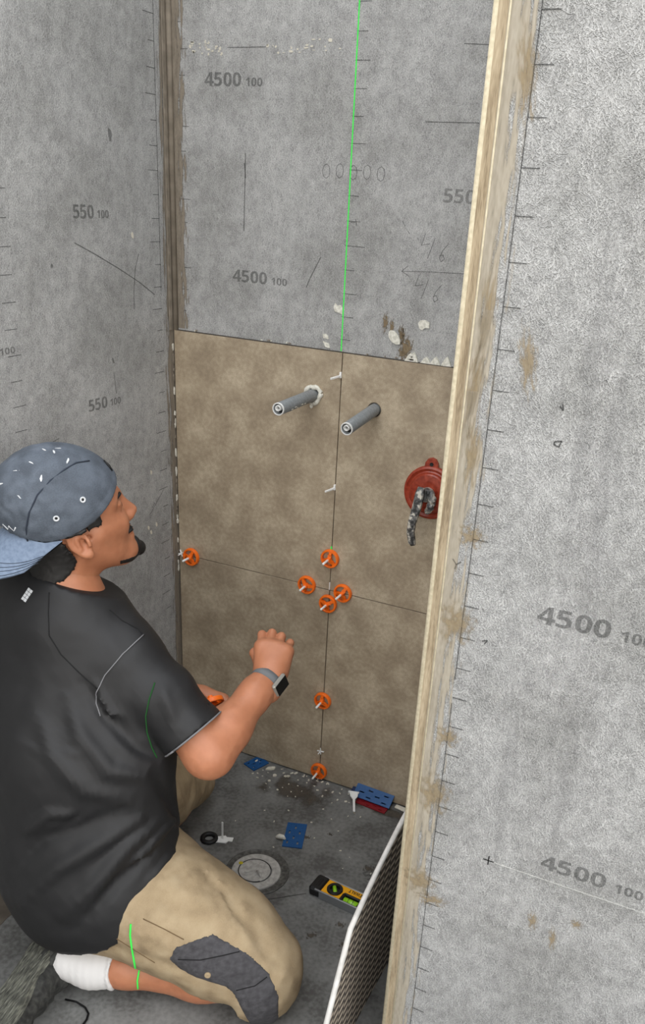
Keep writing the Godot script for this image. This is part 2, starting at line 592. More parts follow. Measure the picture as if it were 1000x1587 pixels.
func back_wall():
	var w := structure("wall_back")
	obj("board", slab(Vector3(-0.15, -0.1, -0.16), Vector3(1.15, 2.62, BOARD_Z), 0.002), M.fleece, w)
	var o := Vector3(0, 0, BOARD_Z + 0.0002)
	var X := Vector3.RIGHT
	var Y := Vector3.UP
	# printed numbers and scale of the board
	for t in [[0.094, 1.728, "4500"], [0.167, 1.329, "4500"]]:
		lettering("printed_number", t[2], o + Vector3(t[0], t[1], 0), X, Y, 0.092, 0.0265, M.print, w)
		lettering("printed_number", "100", o + Vector3(t[0] + 0.104, t[1] + 0.001, 0), X, Y, 0.041, 0.016, M.print, w)
	lettering("printed_number", "550", o + Vector3(0.671, 1.527, 0), X, Y, 0.068, 0.0265, M.print_soft, w)
	lettering("printed_number", "100", o + Vector3(0.751, 1.528, 0), X, Y, 0.041, 0.016, M.print_soft, w)
	var tk := []
	for i in 14:
		var y := 1.228 + i * 0.05
		tk.append([0.455, y, 0.48 + (0.022 if i == 4 else 0.004 * (i % 3)), y])
		tk.append([0.012, y + 0.02, 0.034 + 0.008 * ((i * 7) % 3), y + 0.02])
	tk.append_array([[0.683, 1.806, 0.74, 1.804], [0.618, 1.672, 0.73, 1.673], [0.152, 1.80, 0.246, 1.801]])
	strokes("scale_marks", tk, o, X, Y, 0.0013, M.tick, w)
	# pencilled notes: an arrow with a size above and below it
	var pen := []
	pen.append_array(chain([[0.745, 1.394], [0.66, 1.391], [0.592, 1.387]]))
	pen.append_array(chain([[0.606, 1.399], [0.592, 1.387], [0.61, 1.378]]))
	for k in [[0.0, 0.0], [0.006, 0.082]]:
		var a := func(x: float, y: float) -> Array: return [x + k[0], y + k[1]]
		pen.append_array(chain([a.call(0.633, 1.383), a.call(0.626, 1.36), a.call(0.645, 1.364)]))
		pen.append_array(chain([a.call(0.655, 1.376), a.call(0.649, 1.355), a.call(0.642, 1.335)]))
		pen.append_array(chain([a.call(0.686, 1.367), a.call(0.674, 1.352), a.call(0.669, 1.338), a.call(0.673, 1.331), a.call(0.68, 1.336), a.call(0.676, 1.345), a.call(0.669, 1.342)]))
	pen.append_array([[0.585, 1.486, 0.592, 1.476], [0.598, 1.468, 0.604, 1.462], [0.465, 1.476, 0.476, 1.477], [0.476, 1.483, 0.479, 1.47]])
	# a faint looped scribble
	for k in 5:
		var cx := 0.40 + k * 0.032
		var lp := []
		for j in 9:
			var a := TAU * j / 8.0
			lp.append([cx + cos(a) * 0.009, 1.573 + sin(a) * 0.014 + 0.002 * (k % 2)])
		pen.append_array(chain(lp))
	strokes("pencil_note", pen, o, X, Y, 0.0011, M.pencil, w)
	strokes("scratch", [[0.372, 1.355, 0.396, 1.40], [0.362, 1.332, 0.372, 1.355], [0.196, 1.44, 0.199, 1.60], [0.2, 1.55, 0.196, 1.58]], o, X, Y, 0.0018, M.pencil, w)
	# stains and dabs of adhesive
	for b in [[0.563, 1.276, 0.024, 0.075, 0.0], [0.579, 1.268, 0.02, 0.065, 0.0], [0.604, 1.255, 0.03, 0.075, 0.1], [0.618, 1.228, 0.05, 0.09, 0.1], [0.61, 1.215, 0.04, 0.05, 0.0]]:
		mark("stain", o + Vector3(b[0], b[1], 0.0002 + 0.0001 * b[4]), X, Y, b[2], b[3], M.brown_soft, w, b[4])
	patch("mortar_dab", PackedVector2Array([Vector2(0.434, 1.297), Vector2(0.438, 1.306), Vector2(0.444, 1.301), Vector2(0.452, 1.303), Vector2(0.456, 1.298), Vector2(0.457, 1.283), Vector2(0.448, 1.286), Vector2(0.438, 1.288)]), o, X, Y, 0.0022, M.dab, w)
	patch("mortar_dab", PackedVector2Array([Vector2(0.41, 1.235), Vector2(0.418, 1.236), Vector2(0.424, 1.232), Vector2(0.425, 1.225), Vector2(0.412, 1.226)]), o, X, Y, 0.0018, M.dab, w)
	patch("mortar_dab", PackedVector2Array([Vector2(0.411, 1.219), Vector2(0.427, 1.215), Vector2(0.43, 1.205), Vector2(0.418, 1.207)]), o, X, Y, 0.002, M.dab, w)
	patch("mortar_dab", blob(0.588, 1.247, 0.018, 0.0105, -0.75, 18, 0.08), o, X, Y, 0.0026, M.dab, w)
	patch("mortar_dab", PackedVector2Array([Vector2(0.641, 1.283), Vector2(0.645, 1.29), Vector2(0.656, 1.292), Vector2(0.667, 1.288), Vector2(0.668, 1.276), Vector2(0.657, 1.275), Vector2(0.652, 1.27), Vector2(0.645, 1.273)]), o, X, Y, 0.0024, M.dab, w)
	for b in [[0.63, 0.019], [0.638, 0.022], [0.668, 0.015], [0.69, 0.018], [0.716, 0.022]]:
		patch("mortar_dab", PackedVector2Array([Vector2(b[0] - 0.013, 1.20), Vector2(b[0] - 0.004, 1.203 + b[1] * 0.6), Vector2(b[0] + 0.001, 1.20 + b[1]), Vector2(b[0] + 0.006, 1.203 + b[1] * 0.5), Vector2(b[0] + 0.012, 1.20)]), o, X, Y, 0.006, M.dab, w)
	for k in 46:
		var x := 0.05 + rng.randf() * 0.09 if k < 26 else 0.24 + rng.randf() * 0.18
		var y := 1.787 + rng.randf() * 0.024 + (0.0 if k < 26 else (x - 0.24) * 0.05)
		patch("paint_fleck", blob(x, y, rng.randf_range(0.001, 0.005), rng.randf_range(0.0008, 0.003), 0.0, 6, 0.5), o, X, Y, 0.0006, M.crumb, w)
	for k in 14:
		patch("mortar_crumb", blob(0.05 + rng.randf() * 0.9, 1.2025 + rng.randf() * 0.002, rng.randf_range(0.001, 0.004), 0.0015, 0.0, 7, 0.4), o, X, Y, rng.randf_range(0.002, 0.006), M.dab if k % 4 == 0 else M.seal, w)
	# the adhesive behind the tiles, dark in the open joints, then the four tiles
	obj("adhesive_bed", slab(Vector3(0.004, 0.003, BOARD_Z), Vector3(NIB_X - 0.004, 1.197, -0.0055), 0.001), M.joint, w)
	var J := 0.468
	for r in 2:
		for c in 2:
			var x0 := 0.005 if c == 0 else J + 0.0012
			var x1 := J - 0.0012 if c == 0 else NIB_X - 0.005
			var y0 := 0.004 if r == 0 else 0.6012
			var y1 := 0.5988 if r == 0 else 1.2
			tile(w, x0, x1, y0, y1, r, c)
	obj("edge_shade", slab(Vector3(0.006, 1.1995, -0.0118), Vector3(NIB_X - 0.006, 1.2009, -0.0012), 0.0003), M.shade_line, w)  # dark strip that paints the shade line above the tiles
	strokes("laser_line", [[0.4585, 1.202, 0.456, 2.3]], o, X, Y, 0.0024, M.laser, w, 0.0006)  # laser light on the board, drawn as a glowing strip
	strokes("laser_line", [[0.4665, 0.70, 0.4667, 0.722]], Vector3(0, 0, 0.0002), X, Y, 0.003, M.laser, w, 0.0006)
	# mortar over the corner tape, ragged towards the field
	mark("corner_tape", Vector3(0.027, 1.91, BOARD_Z + 0.0007), X, Y, 0.054, 1.41, M.tape_strip, w)


func tile(w: Node3D, x0: float, x1: float, y0: float, y1: float, r: int, c: int):
	var holes := []
	if r == 1 and c == 0: holes = [[0.396, 1.094, 0.0185]]
	if r == 1 and c == 1: holes = [[0.556, 1.082, 0.0175]]
	var m: Mesh
	if holes.is_empty():
		m = box(Vector3((x0 + x1) / 2, (y0 + y1) / 2, -0.0045), Vector3(x1 - x0, y1 - y0, 0.009), 0.0006)
	else:
		# a drilled tile: outline and round hole triangulated as one face on either side
		var h: Array = holes[0]
		var st := begin()
		var hc := Vector2(h[0], h[1])
		var outer := PackedVector2Array()
		var inner := PackedVector2Array()
		var n := 64
		for k in n:
			var a := TAU * k / n + PI / 4
			var d := Vector2(cos(a), sin(a))
			inner.append(hc + d * h[2])
			var tx := ((x1 if d.x > 0 else x0) - hc.x) / d.x if absf(d.x) > 1e-6 else 1e9
			var ty := ((y1 if d.y > 0 else y0) - hc.y) / d.y if absf(d.y) > 1e-6 else 1e9
			outer.append(hc + d * minf(tx, ty))
		for corner in [Vector2(x0, y0), Vector2(x1, y0), Vector2(x1, y1), Vector2(x0, y1)]:
			var best := 0
			for k in n:
				if outer[k].distance_to(corner) < outer[best].distance_to(corner): best = k
			outer[best] = corner
		for k in n:
			var k2 := (k + 1) % n
			var v := func(p: Vector2, z: float) -> Vector3: return Vector3(p.x, p.y, z)
			quad(st, v.call(inner[k], 0.0), v.call(inner[k2], 0.0), v.call(outer[k2], 0.0), v.call(outer[k], 0.0))
			quad(st, v.call(outer[k], -0.009), v.call(outer[k2], -0.009), v.call(inner[k2], -0.009), v.call(inner[k], -0.009))
			quad(st, v.call(inner[k], -0.009), v.call(inner[k2], -0.009), v.call(inner[k2], 0.0), v.call(inner[k], 0.0))
			quad(st, v.call(outer[k], 0.0), v.call(outer[k2], 0.0), v.call(outer[k2], -0.009), v.call(outer[k], -0.009))
		m = done(st)
	obj("tile", m, M.tile, w)


func left_wall():
	var w := structure("wall_left")
	obj("board", slab(Vector3(-0.16, -0.1, -0.16), Vector3(0, 2.62, 1.22), 0.002), M.fleece, w)
	obj("unseen_parapet", slab(Vector3(-0.3, -0.1, 1.22), Vector3(-0.1, 1.5, 4.4), 0.004), M.plaster, w)  # unseen low wall, its height set for the light it lets in
	var o := Vector3(0.0002, 0, 0)
	var X := Vector3.FORWARD      # reads towards the corner
	var Y := Vector3.UP
	for t in [[-0.336, 1.453], [-0.328, 1.054]]:
		lettering("printed_number", "550", o + Vector3(0, t[1], -t[0]), X, Y, 0.064, 0.0265, M.print, w)
		lettering("printed_number", "100", o + Vector3(0, t[1] + 0.001, -t[0] - 0.075), X, Y, 0.037, 0.016, M.print, w)
	lettering("printed_number", "100", o + Vector3(0, 1.209, 0.572), X, Y, 0.04, 0.013, M.print, w)
	lettering("printed_number", "4500", o + Vector3(0, 1.208, 0.69), X, Y, 0.092, 0.0265, M.print, w)
	var tk := []
	for i in 34:
		var y := 0.454 + i * 0.05
		tk.append([-0.041 - 0.022 - 0.008 * ((i * 5) % 3), y, -0.041, y])
		tk.append([-0.553, y, -0.521 + 0.004 * (i % 2), y])
	tk.append([-0.043, 1.30, -0.041, 2.2])
	strokes("scale_marks", tk, o, X, Y, 0.0013, M.tick, w)
	strokes("scratch", chain([[-0.338, 1.407], [-0.28, 1.385], [-0.2, 1.352], [-0.125, 1.318], [-0.07, 1.288]]), o, X, Y, 0.002, M.pencil, w)
	strokes("scratch", chain([[-0.125, 1.38], [-0.141, 1.345], [-0.148, 1.30], [-0.15, 1.262]]), o, X, Y, 0.0016, M.pencil, w)
	strokes("scratch", [[-0.12, 0.75, -0.06, 0.80], [-0.11, 0.765, -0.10, 0.775], [-0.23, 1.08, -0.235, 1.13], [-0.46, 1.011, -0.43, 1.016]], o, X, Y, 0.0014, M.pencil, w)
	patch("stain", blob(-0.206, 1.613, 0.0055, 0.013, 0.05, 12, 0.3), o, X, Y, 0.0004, M.print, w)
	patch("stain", blob(-0.41, 1.365, 0.004, 0.004, 0, 9, 0.2), o, X, Y, 0.0004, M.print, w)
	patch("stain", blob(-0.235, 1.155, 0.003, 0.007, 0.4, 9, 0.2), o, X, Y, 0.0004, M.print, w)
	patch("paint_fleck", blob(-0.145, 1.42, 0.004, 0.007, 0.3, 9, 0.2), o, X, Y, 0.0006, M.crumb, w)
	for b in [[-0.12, 0.70], [-0.095, 0.715], [-0.13, 0.715], [-0.11, 0.86]]:
		patch("paint_fleck", blob(b[0], b[1], 0.004, 0.007, 0.3, 8, 0.3), o, X, Y, 0.0006, M.crumb, w)
	mark("corner_tape", Vector3(0.0007, 1.3, 0.018), Vector3.BACK, Vector3.DOWN, 0.052, 2.6, M.tape_strip, w)
	# the filled corner: a rounded fillet with a groove on either side
	obj("corner_fillet", tube_mesh([Vector3(0.004, 1.2, BOARD_Z + 0.004), Vector3(0.004, 2.6, BOARD_Z + 0.004)], 0.007, 10), M.seal, w)
	obj("corner_fillet", slab(Vector3(0.0012, 1.2, 0.004), Vector3(0.0035, 2.6, 0.016), 0.0008), M.seal, w)
	for k in 30:
		var yy := 0.5 + rng.randf() * 0.7
		patch("mortar_crumb", blob(-0.003, yy, 0.003, rng.randf_range(0.003, 0.012), 0.0, 7, 0.4), Vector3(0.0016, 0, 0), X, Y, rng.randf_range(0.001, 0.003), M.dab if k % 2 else M.seal, w)


func nib_wall():
	var w := structure("wall_right")
	obj("board", slab(Vector3(NIB_X + 0.004, -0.1, -0.16), Vector3(1.09, 2.62, 0.70), 0.002), M.fleece, w)
	obj("board", slab(Vector3(NIB_X + 0.006, -0.1, 0.70), Vector3(3.3, 2.62, NIB_Z), 0.0005), M.fleece_bright, w)
	# corner bead: a rounded pale nose, a brown trowelled band, a thin ridge, then skim running out over the fleece
	var z := NIB_Z
	obj("bead_nose", tube_mesh([Vector3(NIB_X + 0.0035, -0.05, z - 0.0025), Vector3(NIB_X + 0.0035, 2.6, z - 0.0025)], 0.0042, 12), M.bead_pale, w)
	obj("bead_band", slab(Vector3(NIB_X + 0.004, -0.05, z - 0.004), Vector3(NIB_X + 0.0185, 2.6, z + 0.0006), 0.0012), M.bead, w)
	obj("bead_ridge", tube_mesh([Vector3(NIB_X + 0.0195, -0.05, z + 0.0004), Vector3(NIB_X + 0.0195, 2.6, z + 0.0004)], 0.0013, 6), M.bead_pale, w)
	var o := Vector3(0, 0, z)
	var X := Vector3.RIGHT
	var Y := Vector3.UP
	mark("skim_coat", Vector3(NIB_X + 0.004 + 0.032, 1.275, z + 0.0005), X, Y, 0.064, 2.65, M.skim_strip, w)
	for b in [[1.024, 1.66, 0.022, 0.10], [1.012, 1.40, 0.02, 0.14], [1.006, 1.31, 0.02, 0.13], [1.028, 1.123, 0.036, 0.036], [1.022, 0.99, 0.05, 0.07], [1.03, 0.80, 0.036, 0.036], [1.02, 0.69, 0.05, 0.08], [1.015, 1.235, 0.02, 0.10], [1.015, 0.51, 0.055, 0.06], [1.04, 0.48, 0.05, 0.026], [1.07, 1.36, 0.022, 0.08]]:
		mark("stain", Vector3(b[0], b[1], z + 0.0008), X, Y, b[2] * 1.7, b[3] * 1.6, M.rust_soft, w, rng.randf_range(-0.2, 0.2))
	for b in [[1.205, 0.512, 0.018, 0.04], [1.24, 0.49, 0.014, 0.05], [1.27, 0.535, 0.02, 0.02]]:
		mark("stain", Vector3(b[0], b[1], z + 0.0005), X, Y, b[2] * 1.5, b[3] * 1.5, M.rust_soft, w, 0.1)
	for b in [[1.15, 1.36, 0.05, 0.9], [1.19, 1.2, 0.06, 0.8], [1.26, 1.5, 0.07, 0.7], [1.13, 0.75, 0.05, 0.6], [1.21, 0.8, 0.06, 0.5]]:
		mark("stain", Vector3(b[0], b[1], z + 0.0004), X, Y, b[2], b[3], M.grey_soft, w, 0.02)
	# print
	var L := o + Vector3(0, 0, 0.0002)
	for t in [[1.133, 1.0205], [1.2, 0.6185]]:
		lettering("printed_number", "4500", L + Vector3(t[0], t[1], 0), X, Y, 0.097, 0.026, M.print, w)
		lettering("printed_number", "100", L + Vector3(t[0] + 0.111, t[1] + 0.001, 0), X, Y, 0.041, 0.016, M.print, w)
	var tk := []
	for i in 38:
		var yy := 1.7694 - i * 0.05
		tk.append([1.031, yy, 1.052 + 0.006 * ((i * 3) % 3), yy])
	tk.append([1.0307, 0.9, 1.0307, 1.8])
	tk.append([1.0307, -0.05, 1.0307, 0.86])
	strokes("scale_marks", tk, L, X, Y, 0.0012, M.tick, w, 0.0008)
	strokes("pen_cross", [[1.113, 0.598, 1.13, 0.598], [1.1215, 0.59, 1.1215, 0.607]], L, X, Y, 0.0017, M.dark, w)
	strokes("faint_line", [[1.13, 0.5975, 1.40, 0.600]], L, X, Y, 0.0013, M.faint_white, w)  # thin pale line running right from the cross
	strokes("pen_scribble", [[1.117, 1.312, 1.122, 1.307], [1.122, 1.307, 1.12, 1.315], [1.118, 1.268, 1.126, 1.27], [1.126, 1.27, 1.124, 1.262], [1.124, 1.262, 1.117, 1.264], [1.117, 1.264, 1.118, 1.268], [1.062, 0.972, 1.07, 0.975], [1.07, 0.975, 1.066, 0.968], [1.006, 1.085, 1.012, 1.078], [1.012, 1.078, 1.018, 1.083], [1.012, 1.078, 1.010, 1.071]], L, X, Y, 0.0016, M.tick, w, 0.0009)


func shower_floor():
	var f := structure("floor")
	obj("tray", slab(Vector3(-0.15, -0.12, -0.16), Vector3(3.4, 0.0, 4.6), 0.002), M.tray, f)
	var X := Vector3.RIGHT
	var Z := Vector3.FORWARD
	var band := PackedVector2Array([Vector2(0.0, -1.2)])
	var z := -1.2
	while z < 0.0:
		band.append(Vector2(0.078 + rng.randf_range(-0.003, 0.003), z))
		z += rng.randf_range(0.01, 0.04)
	band.append(Vector2(0.0, 0.0))
	patch("sealing_band", band, Vector3(0, 0, 0), X, Z, 0.0012, M.wet, f)
	for b in [[0.43, 0.08, 0.34, 0.19, 0.1], [0.70, 0.04, 0.34, 0.10, 0.0], [0.71, 0.53, 0.05, 0.03, 0.9], [0.755, 0.47, 0.04, 0.03, 0.2], [0.79, 0.52, 0.05, 0.03, 0.4], [0.60, 0.20, 0.03, 0.02, 0.0], [0.55, 0.24, 0.04, 0.025, 0.4], [0.74, 0.27, 0.05, 0.04, 0.4]]:
		mark("stain", Vector3(b[0], 0.0004, b[1]), X, Z, b[2], b[3], M.wet_soft, f, b[4])
	strokes("tray_seam", [[0.545, -0.5, 0.64, -0.42], [0.0, -0.86, 0.45, -1.1]], Vector3.ZERO, X, Z, 0.002, M.pencil, f)
	lettering("printed_number", "5", Vector3(0.755, 0.0003, 0.31), Vector3(0.6, 0, -0.8), Vector3(-0.8, 0, -0.6), 0.018, 0.03, M.print_soft, f)
	# crumbs of adhesive swept along the wall
	var st := begin()
	for k in 60:
		var x := rng.randf_range(0.26, 0.62)
		var zz := absf(rng.randfn(0.0, 0.055)) + 0.008
		var s := rng.randf_range(0.0015, 0.0045) * (1.5 if k % 9 == 0 else 1.0)
		chamfer(st, Vector3(x, s * 0.5, zz), Vector3(s * rng.randf_range(1.0, 2.6), s, s * rng.randf_range(0.7, 1.3)), s * 0.25, Basis(Vector3.UP, rng.randf() * TAU))
	for k in 26:
		var s := rng.randf_range(0.0012, 0.003)
		chamfer(st, Vector3(rng.randf_range(0.35, 0.9), s * 0.5, rng.randf_range(0.05, 0.32)), Vector3(s * 2.0, s, s), s * 0.25, Basis(Vector3.UP, rng.randf() * TAU))
	var cr := obj("mortar_crumbs", done(st), M.crumb)
	meta(cr, "pale crumbs of dried adhesive scattered on the shower floor below the tiles", "crumbs", "", "stuff")
	for b in [[0.322, 0.028, 0.013], [0.35, 0.05, 0.008], [0.385, 0.035, 0.006]]:
		patch("mortar_lump", blob(b[0], -b[1], b[2], b[2] * 0.55, 0.6, 9, 0.35), Vector3.ZERO, X, Z, 0.004, M.crumb, f)


# ------------------------------------------------------------------ bodies: smooth unions of tapered capsules and ellipsoids, meshed as surface nets
class Prim:
	var kind := 0
	var a: Vector3
	var ba: Vector3
	var inv: float
	var ra: float
	var dr: float
	var bi: Basis
	var rad: Vector3
	var rad2: Vector3
	var k: float
	var cut := false

	func dist(p: Vector3) -> float:
		if kind == 0:
			var pa := p - a
			var h := clampf(pa.dot(ba) * inv, 0.0, 1.0)
			return (pa - ba * h).length() - (ra + dr * h)
		var q := bi * (p - a)
		var k0 := (q / rad).length()
		var k1 := (q / rad2).length()
		return k0 * (k0 - 1.0) / maxf(k1, 1e-6)


class Field:
	var prims: Array[Prim] = []
	var post: Callable
	var also: Field               # a second shape that post brings in; it keeps the mesher awake near it
	var lo := Vector3.ONE * 1e3
	var hi := Vector3.ONE * -1e3

	func cone(a: Vector3, b: Vector3, ra: float, rb: float, k := 0.02, cut := false) -> Field:
		var p := Prim.new()
		p.a = a
		p.ba = b - a
		p.inv = 1.0 / maxf(p.ba.length_squared(), 1e-9)
		p.ra = ra
		p.dr = rb - ra
		p.k = k
		p.cut = cut
		prims.append(p)
		if not cut:
			for e in [[a, ra], [b, rb]]:
				lo = lo.min(e[0] - Vector3.ONE * e[1])
				hi = hi.max(e[0] + Vector3.ONE * e[1])
		return self

	func limb(pts: Array, rads: Array, k := 0.02) -> Field:
		for i in pts.size() - 1:
			cone(pts[i], pts[i + 1], rads[i], rads[i + 1], k)
		return self

	func egg(c: Vector3, r: Vector3, k := 0.02, basis := Basis(), cut := false) -> Field:
		var p := Prim.new()
		p.kind = 1
		p.a = c
		p.rad = r
		p.rad2 = r * r
		p.bi = basis.inverse()
		p.k = k
		p.cut = cut
		prims.append(p)
		if not cut:
			var m := maxf(r.x, maxf(r.y, r.z))
			lo = lo.min(c - Vector3.ONE * m)
			hi = hi.max(c + Vector3.ONE * m)
		return self

	func raw(p: Vector3, L: Array[Prim]) -> float:
		var d := 1e3
		for q in L:
			var e := q.dist(p)
			if q.cut:
				e = -e
				var h := maxf(q.k - absf(d - e), 0.0) / q.k
				d = maxf(d, e) + h * h * q.k * 0.25
			else:
				var h := maxf(q.k - absf(d - e), 0.0) / q.k
				d = minf(d, e) - h * h * q.k * 0.25
		return d

	func at(p: Vector3) -> float:
		var d := raw(p, prims)
		return post.call(p, d) if post.is_valid() else d

	func near(c: Vector3, reach: float) -> Array[Prim]:
		var best := 1e3
		var ds := PackedFloat32Array()
		for q in prims:
			var e := q.dist(c)
			ds.append(e)
			if not q.cut: best = minf(best, e)
		var out: Array[Prim] = []
		for i in prims.size():
			if (prims[i].cut and ds[i] < reach + prims[i].k) or (not prims[i].cut and ds[i] < best + 2.2 * reach + prims[i].k):
				out.append(prims[i])
		return out

	# where a line of sight first meets the surface
	func hit(o: Vector3, d: Vector3) -> Vector3:
		var t := 0.6
		for i in 90:
			var e := at(o + d * t)
			if e < 0.0004: break
			t += maxf(e * 0.7, 0.0003)
			if t > 4.0: break
		return o + d * t

	func normal(p: Vector3) -> Vector3:
		var e := 0.002
		return Vector3(at(p + Vector3(e, 0, 0)) - at(p - Vector3(e, 0, 0)), at(p + Vector3(0, e, 0)) - at(p - Vector3(0, e, 0)), at(p + Vector3(0, 0, e)) - at(p - Vector3(0, 0, e))).normalized()


class Net:
	var v := PackedVector3Array()
	var n := PackedVector3Array()
	var ix := PackedInt32Array()

	func add(f: Field, cell: float, pad := 0.02, xf := Transform3D()):
		var B := 4
		var o := f.lo - Vector3.ONE * pad
		var size := f.hi - f.lo + Vector3.ONE * pad * 2.0
		var nb := Vector3i(int(size.x / cell / B) + 1, int(size.y / cell / B) + 1, int(size.z / cell / B) + 1)
		var g := nb * B + Vector3i.ONE
		var sx := g.x
		var sxy := g.x * g.y
		var d := PackedFloat32Array()
		d.resize(sxy * g.z)
		d.fill(NAN)
		var blocks: Array[Vector3i] = []
		var half := cell * B * 0.5
		var reach := half * 1.7321
		for bz in nb.z:
			for by in nb.y:
				for bx in nb.x:
					var c := o + Vector3(bx, by, bz) * cell * B + Vector3.ONE * half
					var L := f.near(c, reach)
					var rough := f.raw(c, L)
					if f.also: rough = minf(rough, f.also.raw(c, f.also.prims)) if rough > 0.0 else rough
					if absf(rough) > reach * 1.35 + pad: continue
					blocks.append(Vector3i(bx, by, bz))
					for z in B + 1:
						for y in B + 1:
							for x in B + 1:
								var gx := bx * B + x
								var gy := by * B + y
								var gz := bz * B + z
								var i := gx + gy * sx + gz * sxy
								if not is_nan(d[i]): continue
								var p := o + Vector3(gx, gy, gz) * cell
								var e := f.raw(p, L)
								if f.post.is_valid(): e = f.post.call(p, e)
								d[i] = e
		var id := PackedInt32Array()
		id.resize(d.size())
		id.fill(-1)
		var base := v.size()
		var cn := PackedInt32Array([0, 1, sx, sx + 1, sxy, sxy + 1, sxy + sx, sxy + sx + 1])
		var off := [Vector3(0, 0, 0), Vector3(1, 0, 0), Vector3(0, 1, 0), Vector3(1, 1, 0), Vector3(0, 0, 1), Vector3(1, 0, 1), Vector3(0, 1, 1), Vector3(1, 1, 1)]
		var ed := PackedInt32Array([0, 1, 2, 3, 4, 5, 6, 7, 0, 2, 1, 3, 4, 6, 5, 7, 0, 4, 1, 5, 2, 6, 3, 7])
		for b in blocks:
			for z in B:
				for y in B:
					for x in B:
						var i := b.x * B + x + (b.y * B + y) * sx + (b.z * B + z) * sxy
						var neg := 0
						for k in 8:
							if d[i + cn[k]] < 0.0: neg += 1
						if neg == 0 or neg == 8: continue
						var s := Vector3.ZERO
						var m := 0
						for k in 12:
							var d0 := d[i + cn[ed[k * 2]]]
							var d1 := d[i + cn[ed[k * 2 + 1]]]
							if (d0 < 0.0) != (d1 < 0.0):
								s += off[ed[k * 2]].lerp(off[ed[k * 2 + 1]], d0 / (d0 - d1))
								m += 1
						id[i] = v.size()
						v.append(xf * (o + (Vector3(b.x * B + x, b.y * B + y, b.z * B + z) + s / m) * cell))
		var step := PackedInt32Array([1, sx, sxy])
		for b in blocks:
			for z in B:
				for y in B:
					for x in B:
						var i := b.x * B + x + (b.y * B + y) * sx + (b.z * B + z) * sxy
						if id[i] < 0: continue
						for ax in 3:
							var inside := d[i] < 0.0
							var e := d[i + step[ax]]
							if is_nan(e) or inside == (e < 0.0): continue
							var u := step[(ax + 1) % 3]
							var w := step[(ax + 2) % 3]
							if i < u + w: continue
							var q0 := id[i]
							var q1 := id[i - u]
							var q2 := id[i - u - w]
							var q3 := id[i - w]
							if q1 < 0 or q2 < 0 or q3 < 0: continue
							if inside: ix.append_array([q0, q3, q2, q0, q2, q1])
							else: ix.append_array([q0, q1, q2, q0, q2, q3])
		n.resize(v.size())
		for k in range(0, ix.size(), 3):
			if ix[k] < base: continue
			var a := v[ix[k]]
			var fn := (v[ix[k + 2]] - a).cross(v[ix[k + 1]] - a)
			for j in 3: n[ix[k + j]] += fn
		for k in range(base, v.size()): n[k] = n[k].normalized()

	func mesh() -> ArrayMesh:
		var arr := []
		arr.resize(Mesh.ARRAY_MAX)
		arr[Mesh.ARRAY_VERTEX] = v
		arr[Mesh.ARRAY_NORMAL] = n
		arr[Mesh.ARRAY_INDEX] = ix
		var m := ArrayMesh.new()
		m.add_surface_from_arrays(Mesh.PRIMITIVE_TRIANGLES, arr)
		return m


func netted(f: Field, cell: float, xf := Transform3D(), pad := 0.02) -> ArrayMesh:
	var nt := Net.new()
	nt.add(f, cell, pad, xf)
	return nt.mesh()


# direction in which the photograph's lens sees a pixel: used to measure where a seam or a fold runs on a surface
func sight(x: float, y: float) -> Vector3:
	return (cam.basis * Vector3((x - PX.y) / PX.x, -(y - PX.z) / PX.x, -1.0)).normalized()


func on_surface(f: Field, x: float, y: float, lift := 0.0) -> Vector3:
	var p := f.hit(cam.position, sight(x, y))
	return p + f.normal(p) * lift if lift != 0.0 else p


func trace(f: Field, pts: Array, per := 6, lift := 0.0) -> Array:
	var out := []
	for i in pts.size() - 1:
		for k in per:
			var t := float(k) / per
			out.append(on_surface(f, lerpf(pts[i][0], pts[i + 1][0], t), lerpf(pts[i][1], pts[i + 1][1], t), lift))
	out.append(on_surface(f, pts[-1][0], pts[-1][1], lift))
	# drop samples that slipped past the silhouette
	var ok := [out[0]]
	for i in range(1, out.size()):
		if out[i].distance_to(ok[-1]) < 0.09: ok.append(out[i])
	return ok


# folds of cloth: polylines on the surface that push it out (amp > 0) or in
class Folds:
	var a := PackedVector3Array()
	var ba := PackedVector3Array()
	var w := PackedFloat32Array()
	var amp := PackedFloat32Array()
	var lo := PackedVector3Array()

	func line(pts: Array, width: float, h: float):
		for i in pts.size() - 1:
			a.append(pts[i])
			ba.append(pts[i + 1] - pts[i])
			w.append(width)
			# fade towards both ends
			var t := (i + 0.5) / (pts.size() - 1)
			amp.append(h * sin(PI * clampf(t, 0.08, 0.92)))

	func push(p: Vector3) -> float:
		var s := 0.0
		for i in a.size():
			var pa := p - a[i]
			if absf(pa.x) > 0.12 or absf(pa.y) > 0.12 or absf(pa.z) > 0.12: continue
			var b := ba[i]
			var t := pa.dot(b) / maxf(b.length_squared(), 1e-9)
			if t < -0.5 or t > 1.5: continue
			var q := (pa - b * clampf(t, 0.0, 1.0)).length() / w[i]
			if q > 2.5: continue
			var e := amp[i] * exp(-q * q)
			if absf(e) > absf(s): s = e
		return s


# ------------------------------------------------------------------ the worker
var head_x: Transform3D


func hp(f: float, u: float, l: float) -> Vector3:
	return head_x * Vector3(f, u, l)


